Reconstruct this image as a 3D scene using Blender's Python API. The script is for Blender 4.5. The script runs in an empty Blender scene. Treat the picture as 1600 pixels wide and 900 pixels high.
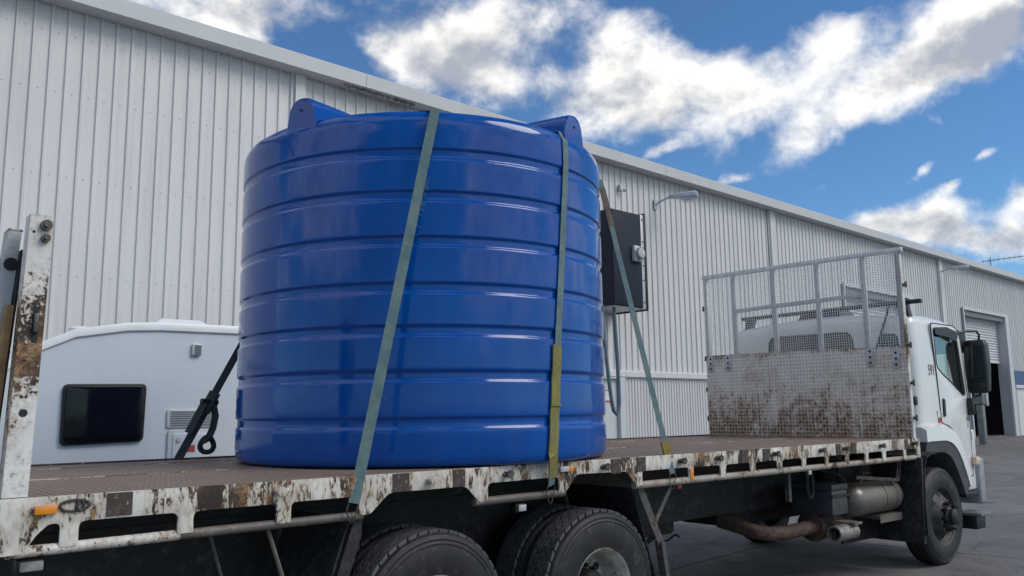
import bpy, bmesh, math, random
from mathutils import Vector, Matrix
random.seed(7)
R = math.radians
SC = bpy.context.scene
COL = SC.collection

# ------------------------------------------------------------------ camera
cam = bpy.data.cameras.new('camera')
cam.sensor_width = 36.0
cam.lens = 1313.905 / 1600 * 36
cam.clip_start = 0.05
cam.clip_end = 3000
camo = bpy.data.objects.new('camera', cam)
COL.objects.link(camo)
PITCH, YAW, ROLL = 0.146, 0.709, -0.0131
fw = Vector((math.sin(YAW)*math.cos(PITCH), math.cos(YAW)*math.cos(PITCH), math.sin(PITCH)))
r0 = Vector((math.cos(YAW), -math.sin(YAW), 0))
u0 = r0.cross(fw)
rr = r0*math.cos(ROLL) + u0*math.sin(ROLL)
uu = u0*math.cos(ROLL) - r0*math.sin(ROLL)
camo.matrix_world = Matrix(((rr.x, uu.x, -fw.x, 0.0), (rr.y, uu.y, -fw.y, -3.879), (rr.z, uu.z, -fw.z, 0.315), (0, 0, 0, 1)))
SC.camera = camo

# ------------------------------------------------------------------ light
SUN_AZ, SUN_EL = 146.0, 44.0        # azimuth from +Y towards +X
SC.view_settings.view_transform = 'Standard'
SC.view_settings.look = 'None'
SC.view_settings.exposure = 0.68
SC.view_settings.gamma = 1.0
SC.view_settings.use_curve_mapping = False
sun = bpy.data.lights.new('sun', 'SUN')
sun.energy = 1.15
sun.angle = R(30)
sun.color = (1.0, 0.955, 0.89)
suno = bpy.data.objects.new('sun', sun)
COL.objects.link(suno)
sd = Vector((math.sin(R(SUN_AZ))*math.cos(R(SUN_EL)), math.cos(R(SUN_AZ))*math.cos(R(SUN_EL)), math.sin(R(SUN_EL))))
suno.rotation_euler = sd.to_track_quat('Z', 'Y').to_euler()
suno.location = (20, -20, 30)

# ------------------------------------------------------------------ node helper
class NT:
    def __init__(s, tree):
        s.t = tree
        s.t.nodes.clear()
    def n(s, typ, **kw):
        nd = s.t.nodes.new(typ)
        for k, v in kw.items():
            setattr(nd, k, v)
        return nd
    def put(s, sock, v):
        if isinstance(v, bpy.types.NodeSocket):
            s.t.links.new(v, sock)
        elif v is not None:
            sock.default_value = v
    def m(s, op, a, b=None, c=None, clamp=False):
        nd = s.n('ShaderNodeMath', operation=op, use_clamp=clamp)
        for i, v in enumerate((a, b, c)):
            if v is not None:
                s.put(nd.inputs[i], v)
        return nd.outputs[0]
    def vm(s, op, a, b=None, out=0):
        nd = s.n('ShaderNodeVectorMath', operation=op)
        s.put(nd.inputs[0], a)
        if b is not None:
            s.put(nd.inputs[1], b)
        return nd.outputs[out]
    def noise(s, vec, scale, detail=4, rough=.55, dist=0.0, out=0):
        nd = s.n('ShaderNodeTexNoise')
        s.put(nd.inputs['Vector'], vec)
        nd.inputs['Scale'].default_value = scale
        nd.inputs['Detail'].default_value = detail
        nd.inputs['Roughness'].default_value = rough
        nd.inputs['Distortion'].default_value = dist
        return nd.outputs[out]
    def ss(s, v, a, b, lo=0.0, hi=1.0):
        nd = s.n('ShaderNodeMapRange', interpolation_type='SMOOTHSTEP')
        s.put(nd.inputs[0], v)
        for i, x in enumerate((a, b, lo, hi)):
            nd.inputs[i+1].default_value = x
        return nd.outputs[0]
    def mix(s, f, a, b):
        nd = s.n('ShaderNodeMix', data_type='RGBA')
        s.put(nd.inputs[0], f)
        for i, v in ((6, a), (7, b)):
            if not isinstance(v, bpy.types.NodeSocket) and len(v) == 3:
                v = (*v, 1)
            s.put(nd.inputs[i], v)
        return nd.outputs[2]
    def scale(s, vec, sc):
        return s.vm('MULTIPLY', vec, sc)

# ------------------------------------------------------------------ sky with broken cloud
world = bpy.data.worlds.new('World')
SC.world = world
world.use_nodes = True
W = NT(world.node_tree)
out = W.n('ShaderNodeOutputWorld')
bg = W.n('ShaderNodeBackground')
bg.inputs['Strength'].default_value = 0.1
sky = W.n('ShaderNodeTexSky', sky_type='NISHITA')
sky.sun_disc = False
sky.sun_elevation = R(SUN_EL)
sky.sun_rotation = R(SUN_AZ)
sky.air_density = 1.0
sky.dust_density = 0.25
sky.ozone_density = 2.2
tc = W.n('ShaderNodeTexCoord')
DIR = W.vm('NORMALIZE', tc.outputs['Generated'])
# clouds as banks that stand at compass bearings: (azimuth, elevation, half width, half height, tilt, density)
BANKS = [(18.8, 25.5, 6.6, 1.9, 1.0, 0.95), (24.2, 25.2, 3.6, 2.0, 4.0, 0.75), (36.2, 24.9, 4.57, 3.0, 1.0, 0.85), (39.0, 22.5, 3.78, 2.47, -20.0, 1.0), (33.5, 22.8, 2.47, 1.65, -18.0, 0.7), (42.7, 26.5, 3.31, 1.57, -2.0, 0.7), (31.7, 24.7, 1.64, 1.59, 3.0, 0.45), (47.9, 22.8, 2.48, 2.65, 6.0, 1.0), (52.5, 22.3, 3.69, 2.39, -15.0, 1.05), (56.3, 20.3, 2.39, 2.41, -6.0, 0.95), (50.2, 19.6, 4.19, 1.65, -14.0, 0.75), (45.3, 19.9, 2.55, 2.09, -2.0, 0.5), (62.3, 23.3, 2.71, 1.47, 6.0, 0.95), (61.3, 20.5, 3.31, 1.8, 24.0, 0.95), (59.7, 16.9, 2.12, 1.3, 41.0, 1.0), (63.5, 18.0, 2.9, 1.19, 24.0, 0.9), (67.1, 20.0, 3.06, 1.46, 14.0, 1.0), (70.4, 21.0, 2.88, 1.85, 4.0, 1.1), (73.5, 20.6, 2.13, 1.97, -2.0, 1.0), (70.9, 22.8, 1.96, 1.24, -14.0, 0.8), (51.0, 17.1, 1.24, 0.42, 27.0, 0.95), (55.8, 15.0, 1.61, 0.42, 3.0, 0.95), (64.6, 11.8, 2.19, 0.64, 7.0, 0.85), (68.2, 11.7, 1.17, 0.77, 10.0, 0.85), (69.1, 10.1, 3.08, 0.99, -18.0, 1.05), (72.3, 12.2, 1.06, 0.93, 38.0, 1.0), (72.2, 10.1, 1.6, 1.49, -7.0, 1.0), (66.4, 11.0, 2.16, 0.7, -17.0, 0.9), (67.4, 14.3, 0.77, 0.31, 31.0, 0.9), (68.9, 13.2, 0.82, 0.34, 20.0, 0.9), (68.7, 17.2, 0.45, 0.35, -50.0, 0.8), (70.9, 14.6, 0.85, 0.3, 20.0, 0.85), (65.2, 15.6, 3.23, 1.57, 3.0, -0.5), (69.7, 16.5, 3.97, 1.33, 7.0, -0.4), (29.0, 23.4, 1.58, 2.46, -26.0, -0.5), (58.2, 23.7, 0.56, 2.26, -27.0, -0.35), (26.4, 24.0, 2.33, 1.2, -15.0, -0.3), (49.6, 16.3, 3.81, 0.67, -13.0, -0.3)]
# out-of-view cloud added round the rest of the sky, fuller for neutral fill light
rs = random.Random(3)
for k in range(64):
    az = rs.uniform(95, 365)
    BANKS.append((az, rs.uniform(8, 60), rs.uniform(6, 13), rs.uniform(3.5, 7), rs.uniform(-25, 25), rs.uniform(.8, 1.1)))
wob = W.noise(W.scale(DIR, (9, 9, 9)), 1.0, 5, .6, out=1)
DW = W.vm('ADD', DIR, W.scale(W.vm('SUBTRACT', wob, (.5, .5, .5)), (.05, .05, .05)))
GREY = {0: .25, 2: .55, 4: .4, 5: .3, 10: .5, 11: .3, 16: .3, 17: .35, 26: .6, 24: .2}      # banks that hang low and show their shaded underside
def banks(vec):
    acc = None; gr_ = 0.0
    for ib, (az, el, rx, ry, tl, w) in enumerate(BANKS):
        a, e = R(az), R(el)
        c = Vector((math.sin(a)*math.cos(e), math.cos(a)*math.cos(e), math.sin(e)))
        th = Vector((math.cos(a), -math.sin(a), 0)); tv = th.cross(c)
        t = R(tl)
        e1 = (th*math.cos(t) + tv*math.sin(t)) / R(rx)
        e2 = (tv*math.cos(t) - th*math.sin(t)) / R(ry)
        x = W.m('SUBTRACT', W.vm('DOT_PRODUCT', vec, tuple(e1), out=1), c.dot(e1))
        y = W.m('SUBTRACT', W.vm('DOT_PRODUCT', vec, tuple(e2), out=1), c.dot(e2))
        q = W.m('MULTIPLY_ADD', y, y, W.m('MULTIPLY', x, x))
        g = W.m('POWER', 0.45, q)
        acc = W.m('MULTIPLY_ADD', g, w*.86, acc if acc is not None else 0.0)
        if ib in GREY:
            gr_ = W.m('MULTIPLY_ADD', g, GREY[ib], gr_)
    return acc, gr_
cov0, grey = banks(DW)
nz = W.noise(W.scale(DIR, (1, 1, 1.35)), 10.5, 10, .58, .12)
nz2 = W.noise(W.scale(W.vm('ADD', DIR, (-.008, .008, .024)), (1, 1, 1.35)), 10.5, 6, .55, .12)
big = W.noise(W.scale(DIR, (1, 1, 1.4)), 4.2, 3, .5)
cov = W.m('ADD', cov0, W.m('MULTIPLY', W.m('SUBTRACT', nz, .5), 2.5))
alpha = W.ss(cov, .27, 1.25)
alpha = W.m('MULTIPLY', alpha, .97)
relief = W.m('MULTIPLY', W.m('SUBTRACT', nz, nz2), 3.4)
thick = W.ss(W.m('ADD', W.m('MULTIPLY', cov, .5), W.m('MULTIPLY', cov0, .5)), .80, 1.7)
lum = W.m('ADD', W.m('SUBTRACT', .90, W.m('MULTIPLY', thick, .46)), relief)
lum = W.m('ADD', lum, W.m('MULTIPLY', W.m('SUBTRACT', big, .5), .9))
lum = W.m('SUBTRACT', lum, W.m('MULTIPLY', grey, .55))
lum = W.ss(lum, -.15, 1.1)
ccol = W.mix(lum, (2.7, 2.9, 3.35), (7.6, 7.4, 7.0))
skyc = W.vm('MULTIPLY', sky.outputs[0], (.40, .60, .77))
W.put(bg.inputs['Color'], W.mix(alpha, skyc, ccol))
W.t.links.new(bg.outputs[0], out.inputs[0])

# ------------------------------------------------------------------ materials
MATS = {}
def new_mat(name):
    m = bpy.data.materials.new(name)
    m.use_nodes = True
    n = NT(m.node_tree)
    o = n.n('ShaderNodeOutputMaterial')
    b = n.n('ShaderNodeBsdfPrincipled')
    n.t.links.new(b.outputs[0], o.inputs[0])
    MATS[name] = m
    return m, n, b
def bump(n, b, h, strength=.2, dist=.01):
    bn = n.n('ShaderNodeBump')
    bn.inputs['Strength'].default_value = strength
    bn.inputs['Distance'].default_value = dist
    n.put(bn.inputs['Height'], h)
    n.t.links.new(bn.outputs[0], b.inputs['Normal'])
def simple(name, col, rough=.5, metal=0.0, var=.12, sc=6.0, dirt=None, dirt_amt=.0, bmp=0.0, bsc=60.0, coat=0.0, spec=.5):
    m, n, b = new_mat(name)
    o = n.n('ShaderNodeTexCoord').outputs['Object']
    nz = n.noise(o, sc, 5, .6)
    c2 = tuple(max(0, x*(1-var*2)) for x in col)
    c = n.mix(n.ss(nz, .3, .7), c2, col)
    if dirt is not None:
        d = n.noise(o, sc*2.3, 8, .68, .4)
        c = n.mix(n.ss(d, .62-dirt_amt*.3, .75-dirt_amt*.2), c, dirt)
    n.put(b.inputs['Base Color'], c)
    n.put(b.inputs['Roughness'], n.ss(nz, .2, .8, max(0, rough-.08), min(1, rough+.08)))
    b.inputs['Metallic'].default_value = metal
    b.inputs['Coat Weight'].default_value = coat
    b.inputs['Specular IOR Level'].default_value = spec
    if bmp:
        bump(n, b, n.noise(o, bsc, 4, .6), bmp, .004)
    return m
def rusty(name, paint, chip=.5, patch=.5, streak=False, rough=.55, band=None, metal=0.0):
    """chipped paint: big bare patches, small chips, brown rust in two tones. low=(z0,z1): wear grows downwards (object space)"""
    m, n, b = new_mat(name)
    o = n.n('ShaderNodeTexCoord').outputs['Object']
    v = n.scale(o, (1, 1, .35)) if streak else o
    big = n.noise(v, 3.1, 6, .6, .6)
    mid = n.noise(v, 11.0, 8, .7, .8)
    fine = n.noise(v, 48.0, 6, .7, .5)
    w = n.m('ADD', n.m('MULTIPLY', big, patch), n.m('ADD', n.m('MULTIPLY', mid, .36), n.m('MULTIPLY', fine, .48)))
    if band is not None:           # a belt of heavier wear at one height
        sx = n.n('ShaderNodeSeparateXYZ'); n.put(sx.inputs[0], o)
        w = n.m('ADD', w, n.ss(n.m('ABSOLUTE', n.m('SUBTRACT', sx.outputs[2], band[0])), 0.0, band[1], band[2], 0.0))
    th = .42 + .5*patch + chip
    worn = n.ss(w, th, th+.035)
    halo = n.ss(w, th-.10, th+.01)
    sca = n.noise(o, 75, 5, .75, .6)
    rc = n.mix(n.ss(n.m('ADD', n.m('MULTIPLY', n.noise(o, 16, 6, .7), .5), n.m('MULTIPLY', sca, .5)), .40, .60), (.060, .034, .022), (.33, .20, .10))
    rc = n.mix(n.ss(n.noise(o, 5, 5, .6), .42, .58), (.040, .027, .022), rc)
    pc = n.mix(n.ss(n.noise(o, 5, 5, .6), .35, .7), paint, tuple(x*.72 for x in paint))
    pc = n.mix(n.m('MULTIPLY', halo, .45), pc, (.36, .25, .15))
    n.put(b.inputs['Base Color'], n.mix(worn, pc, rc))
    n.put(b.inputs['Roughness'], n.ss(worn, 0, 1, rough, .85))
    b.inputs['Metallic'].default_value = metal
    bump(n, b, n.m('ADD', n.m('MULTIPLY', worn, -.6), n.m('MULTIPLY', fine, .5)), .45, .004)
    return m
def tread_mask(n, u, v):
    """raised lozenges of chequer plate, alternating direction"""
    cu, cv = n.m('FLOOR', u), n.m('FLOOR', v)
    par = n.m('ABSOLUTE', n.m('MODULO', n.m('ADD', cu, cv), 2.0))
    fu = n.m('SUBTRACT', n.m('FRACT', u), .5); fv = n.m('SUBTRACT', n.m('FRACT', v), .5)
    a, c = n.m('ADD', fu, fv), n.m('SUBTRACT', fu, fv)
    p = n.m('ADD', n.m('MULTIPLY', a, par), n.m('MULTIPLY', c, n.m('SUBTRACT', 1.0, par)))
    q = n.m('ADD', n.m('MULTIPLY', c, par), n.m('MULTIPLY', a, n.m('SUBTRACT', 1.0, par)))
    d = n.m('SQRT', n.m('ADD', n.m('POWER', n.m('DIVIDE', p, .62), 2.0), n.m('POWER', n.m('DIVIDE', q, .21), 2.0)))
    return n.ss(d, .75, 1.05, 1.0, 0.0)
def chequer(name, ax, hi, lo, bare, cells=30.0, wear=None, rough=.6):
    m, n, b = new_mat(name)
    o = n.n('ShaderNodeTexCoord').outputs['Object']
    sx = n.n('ShaderNodeSeparateXYZ'); n.put(sx.inputs[0], o)
    u = n.m('MULTIPLY', sx.outputs[ax[0]], cells); v = n.m('MULTIPLY', sx.outputs[ax[1]], cells)
    u, v = n.m('ADD', u, 500.0), n.m('ADD', v, 500.0)
    t = tread_mask(n, u, v)
    big = n.noise(o, 2.9, 8, .68, .8); mid = n.noise(o, 18, 7, .75, .5)
    c = n.mix(t, lo, hi)
    c = n.mix(n.ss(big, .40, .66), c, n.mix(t, tuple(x*.86 for x in lo), tuple(x*.9 for x in hi)))
    if wear is not None:
        fine = n.noise(o, 60, 6, .75, .5)
        st = n.noise(n.scale(o, (1, 1, .14)), 18, 6, .7)
        g_ = n.ss(sx.outputs[2], wear[0], wear[1], wear[2], wear[3])
        edge = n.ss(sx.outputs[2], wear[1]-.02, wear[1]+.08, 0.0, .16)
        w = n.m('ADD', n.m('ADD', n.m('MULTIPLY', big, .55), n.m('MULTIPLY', mid, .60)), n.m('ADD', n.m('MULTIPLY', fine, .40), n.m('MULTIPLY', st, .35)))
        w = n.m('ADD', w, n.m('ADD', g_, edge))
        worn = n.m('MULTIPLY', n.ss(w, 1.02, 1.17), n.m('SUBTRACT', .97, n.m('MULTIPLY', t, .78)))
        tone = n.mix(n.ss(fine, .40, .60), (.045, .028, .022), (.23, .115, .055))
        c = n.mix(n.m('MULTIPLY', n.ss(w, .90, 1.08), .45), c, (.42, .33, .24))
        c = n.mix(worn, c, tone)
    else:
        c = n.mix(n.ss(mid, .55, .72), c, bare)
    n.put(b.inputs['Base Color'], c)
    n.put(b.inputs['Roughness'], n.ss(mid, .3, .7, rough-.12, rough+.15))
    bump(n, b, n.m('ADD', t, n.m('MULTIPLY', mid, .35)), .8, .003)
    return m

WALLC = (.640, .630, .622)
def mat_wall():
    m, n, b = new_mat('wall_paint')
    o = n.n('ShaderNodeNewGeometry').outputs['Position']
    st = n.noise(n.scale(o, (3.2, 3.2, .16)), 2.0, 6, .65); bl = n.noise(o, .5, 4, .5); fi = n.noise(n.scale(o, (1, 1, .5)), 9, 6, .7)
    c = n.mix(n.ss(st, .42, .72), WALLC, tuple(x*.86 for x in WALLC))
    c = n.mix(n.m('MULTIPLY', n.ss(bl, .4, .7), .35), c, tuple(x*.9 for x in WALLC))
    c = n.mix(n.m('MULTIPLY', n.ss(fi, .58, .78), .20), c, (.40, .38, .36))
    n.put(b.inputs['Base Color'], c)
    n.put(b.inputs['Roughness'], n.ss(fi, .3, .7, .36, .5))
mat_wall()
simple('trim_paint', (.56, .57, .575), .45, 0, .04, 1.0)
simple('soffit_paint', (.42, .43, .44), .55)
simple('insulation', (.44, .44, .445), .9, var=.4, sc=14)
simple('shade_black', (.02, .022, .028), .8)  # near-black colour stands in for shade in the open doorway, holes and pipe end
simple('screw_metal', (.12, .12, .12), .5)
simple('blue_stripe', (.035, .075, .21), .45)
simple('door_paint', (.55, .58, .60), .4, var=.03)
simple('shutter_paint', (.68, .69, .70), .4, var=.05)
simple('galvanised', (.62, .63, .64), .42, .3, .12, 22, bmp=.1)
simple('mesh_wire', (.72, .73, .74), .4, .1, .1, 22)
simple('old_galvanised', (.38, .40, .42), .5, .4, .2, 18, (.10, .06, .045), .25, .15)
simple('black_panel', (.022, .029, .046), .6, var=.1, sc=3, spec=.2)
simple('black_plastic', (.014, .015, .018), .45, var=.2)
simple('black_rubber', (.016, .016, .018), .72, var=.3, sc=9, dirt=(.05, .046, .044), dirt_amt=.5, bmp=.15)
simple('tyre_rubber', (.016, .016, .018), .62, var=.25, sc=7, dirt=(.042, .040, .040), dirt_amt=.35, bmp=.12)
simple('chassis_paint', (.012, .012, .014), .6, var=.3, sc=5, dirt=(.05, .042, .038), dirt_amt=.35, bmp=.15)
simple('wheel_paint', (.55, .52, .46), .5, .1, .15, 9, (.16, .13, .11), .3, .1)
simple('tread_rubber', (.095, .094, .097), .7, var=.25, sc=9, dirt=(.09, .085, .08), dirt_amt=.3, bmp=.15)  # dusty tread, colour lifted further so the gaps between blocks look shaded
simple('wheel_dusty', (.085, .08, .078), .6, .2, .3, 8, (.03, .026, .024), .5, .15)
simple('hub_grease', (.028, .026, .025), .5, .2, .3, 12)
simple('air_tank_metal', (.20, .18, .155), .36, .35, .12, 4, (.11, .085, .065), .2, .05)
simple('exhaust_rust', (.14, .085, .062), .75, .2, .3, 9, (.05, .032, .026), .6, .3)
simple('exhaust_steel', (.36, .34, .31), .45, .5, .2, 8, (.14, .09, .06), .45, .15)
simple('battery_case', (.065, .07, .078), .55, var=.2)
simple('cab_white', (.78, .785, .77), .28, 0, .05, 1.6, (.55, .53, .48), .12, coat=.2)
simple('seam_dark', (.05, .055, .06), .7)
simple('flare_grey', (.085, .09, .098), .5, var=.15)
simple('interior_grey', (.07, .075, .08), .7)
simple('teal_fabric', (.10, .62, .58), .8, var=.2, sc=14)
simple('bumper_grey', (.36, .38, .40), .45, .1, .2)
simple('number_gold', (.34, .25, .15), .5)
simple('sticker_red', (.45, .06, .05), .5)
simple('sticker_white', (.75, .75, .76), .5)
simple('sticker_green', (.12, .25, .08), .5)
simple('amber_lens', (.80, .27, .015), .25, coat=.5, var=.08)
simple('cream_lens', (.72, .56, .38), .3, coat=.4)
simple('red_lens', (.35, .03, .03), .25, coat=.5)
simple('clear_lens', (.55, .56, .58), .2, .2, .2, 20, coat=.6)
simple('dull_lens', (.34, .33, .31), .35, .1, .3, 20)
simple('caravan_skin', (.66, .71, .755), .28, 0, .02, 1.0, coat=.2)
simple('caravan_trim', (.78, .80, .80), .35, var=.03)
simple('vent_plastic', (.62, .64, .65), .45, var=.03)
simple('timber', (.42, .26, .11), .7, var=.3, sc=7)
simple('brown_paint', (.078, .055, .047), .65, var=.3, sc=22, dirt=(.38, .33, .27), dirt_amt=.22, bmp=.25)
simple('hook_steel', (.16, .15, .14), .45, .7, .3, 16, (.07, .045, .03), .5)
simple('lamp_grey', (.50, .53, .56), .4, .2, .1)
simple('post_grey', (.20, .215, .23), .55, var=.2)
simple('hose_blue', (.10, .155, .20), .35, var=.15)
simple('ratchet_dark', (.028, .033, .04), .5, .2, .3)
simple('dark_web', (.030, .040, .046), .85, var=.25, sc=20, bmp=.3, bsc=200)
rusty('rail_paint', (.73, .71, .65), .018, .58, True)
rusty('post_paint', (.74, .73, .70), .07, .35, False, band=(.06, .34, .16))
rusty('pipe_paint', (.125, .11, .10), .10, .5)
rusty('worn_pipe', (.36, .34, .31), .04, .5)
rusty('rail_pipe_white', (.72, .70, .66), .02, .4)
rusty('ramp_paint', (.50, .52, .54), .10, .4)
rusty('weld', (.62, .60, .56), -.02, .6)
rusty('strut_steel', (.075, .07, .07), .10, .5)
chequer('deck_plate', (0, 1), (.46, .345, .265), (.15, .103, .078), (.40, .33, .28), 26)
chequer('headboard_plate', (1, 2), (.90, .88, .84), (.56, .535, .50), (.115, .062, .04), 25, (-.50, .40, .20, -.03), .6)

def mat_webbing(name, c1, c2):
    m, n, b = new_mat(name)
    o = n.n('ShaderNodeTexCoord').outputs['Object']
    nz = n.noise(o, 9, 6, .7, .4)
    wv = n.n('ShaderNodeTexWave', wave_type='BANDS', bands_direction='Z')
    n.put(wv.inputs[0], o); wv.inputs['Scale'].default_value = 130; wv.inputs['Distortion'].default_value = 1.0
    c = n.mix(n.ss(nz, .34, .66), c1, c2)
    c = n.mix(n.m('MULTIPLY', wv.outputs['Fac'], .22), c, tuple(x*.4 for x in c1))
    c = n.mix(n.m('MULTIPLY', n.ss(n.noise(o, 22, 6, .75), .5, .68), .5), c, tuple(x*.45 for x in c2))
    c = n.mix(n.m('MULTIPLY', n.ss(n.noise(n.scale(o, (1, 1, 2.5)), 45, 4, .7), .58, .7), .35), c, (.34, .38, .36))
    n.put(b.inputs['Base Color'], c)
    b.inputs['Roughness'].default_value = .85
    bump(n, b, wv.outputs['Fac'], .5, .002)
    return m
mat_webbing('web_bluegrey', (.11, .20, .225), (.20, .275, .26))
mat_webbing('web_olive', (.30, .265, .075), (.215, .205, .085))
mat_webbing('web_brown', (.20, .17, .11), (.11, .095, .07))
mat_webbing('web_yellow', (.36, .25, .06), (.26, .19, .06))

def mat_tank():
    m, n, b = new_mat('tank_plastic')
    o = n.n('ShaderNodeTexCoord').outputs['Object']
    nz = n.noise(o, 1.6, 5, .6); sc = n.noise(n.scale(o, (1, 1, 3)), 5, 8, .72, .6)
    c = n.mix(n.ss(nz, .35, .7), (.0008, .062, .30), (.0010, .076, .35))
    scr = n.m('MULTIPLY', n.ss(sc, .63, .74), .22)
    dst = n.noise(n.scale(o, (7, 7, .5)), 1.0, 7, .65)
    c = n.mix(n.m('MULTIPLY', n.ss(dst, .48, .75), .10), c, (.13, .19, .36))
    c = n.mix(scr, c, (.10, .2, .46))
    n.put(b.inputs['Base Color'], c)
    n.put(b.inputs['Roughness'], n.ss(sc, .3, .75, .05, .17))
    b.inputs['Specular IOR Level'].default_value = .42
    wav = n.m('ADD', n.noise(n.scale(o, (1, 1, .5)), 2.0, 2, .4), n.m('MULTIPLY', n.noise(o, 40, 3, .5), .012))
    bump(n, b, wav, .10, .02)
    return m
mat_tank()
def mat_glass(name, tint, gl=.08):
    m = bpy.data.materials.new(name); m.use_nodes = True
    n = NT(m.node_tree); MATS[name] = m
    o = n.n('ShaderNodeOutputMaterial')
    tr = n.n('ShaderNodeBsdfTransparent'); tr.inputs[0].default_value = (*tint, 1)
    g = n.n('ShaderNodeBsdfGlossy'); g.inputs['Roughness'].default_value = .03
    lw = n.n('ShaderNodeLayerWeight'); lw.inputs[0].default_value = .25
    mx = n.n('ShaderNodeMixShader')
    n.put(mx.inputs[0], n.m('ADD', n.m('MULTIPLY', lw.outputs['Fresnel'], .45), gl, clamp=True))
    n.t.links.new(tr.outputs[0], mx.inputs[1]); n.t.links.new(g.outputs[0], mx.inputs[2])
    n.t.links.new(mx.outputs[0], o.inputs[0])
mat_glass('cab_glass', (.93, .965, .96), .03)
mat_glass('dark_glass', (.50, .55, .57), .05)
simple('caravan_glass', (.006, .007, .012), .08, var=.1, spec=.3)
simple('mirror_glass', (.02, .025, .03), .1)
def mat_ground():
    m, n, b = new_mat('yard_concrete')
    o = n.n('ShaderNodeNewGeometry').outputs['Position']
    big = n.noise(o, .35, 6, .6, .4); mid = n.noise(o, 2.2, 7, .65, .5); fine = n.noise(o, 38, 5, .75)
    vf = n.noise(o, 140, 3, .7)
    c = n.mix(n.ss(big, .35, .68), (.100, .095, .094), (.170, .162, .157))
    c = n.mix(n.ss(mid, .5, .72), c, (.066, .063, .064))
    c = n.mix(n.m('MULTIPLY', n.ss(fine, .48, .68), .55), c, (.36, .34, .325))
    c = n.mix(n.m('MULTIPLY', n.ss(vf, .5, .75), .35), c, (.045, .045, .05))
    n.put(b.inputs['Base Color'], c)
    n.put(b.inputs['Roughness'], n.ss(mid, .3, .7, .72, .9))
    bump(n, b, n.m('ADD', fine, n.m('MULTIPLY', vf, .6)), .5, .006)
mat_ground()
simple('joint_dark', (.028, .028, .03), .9)
M = MATS

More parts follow.
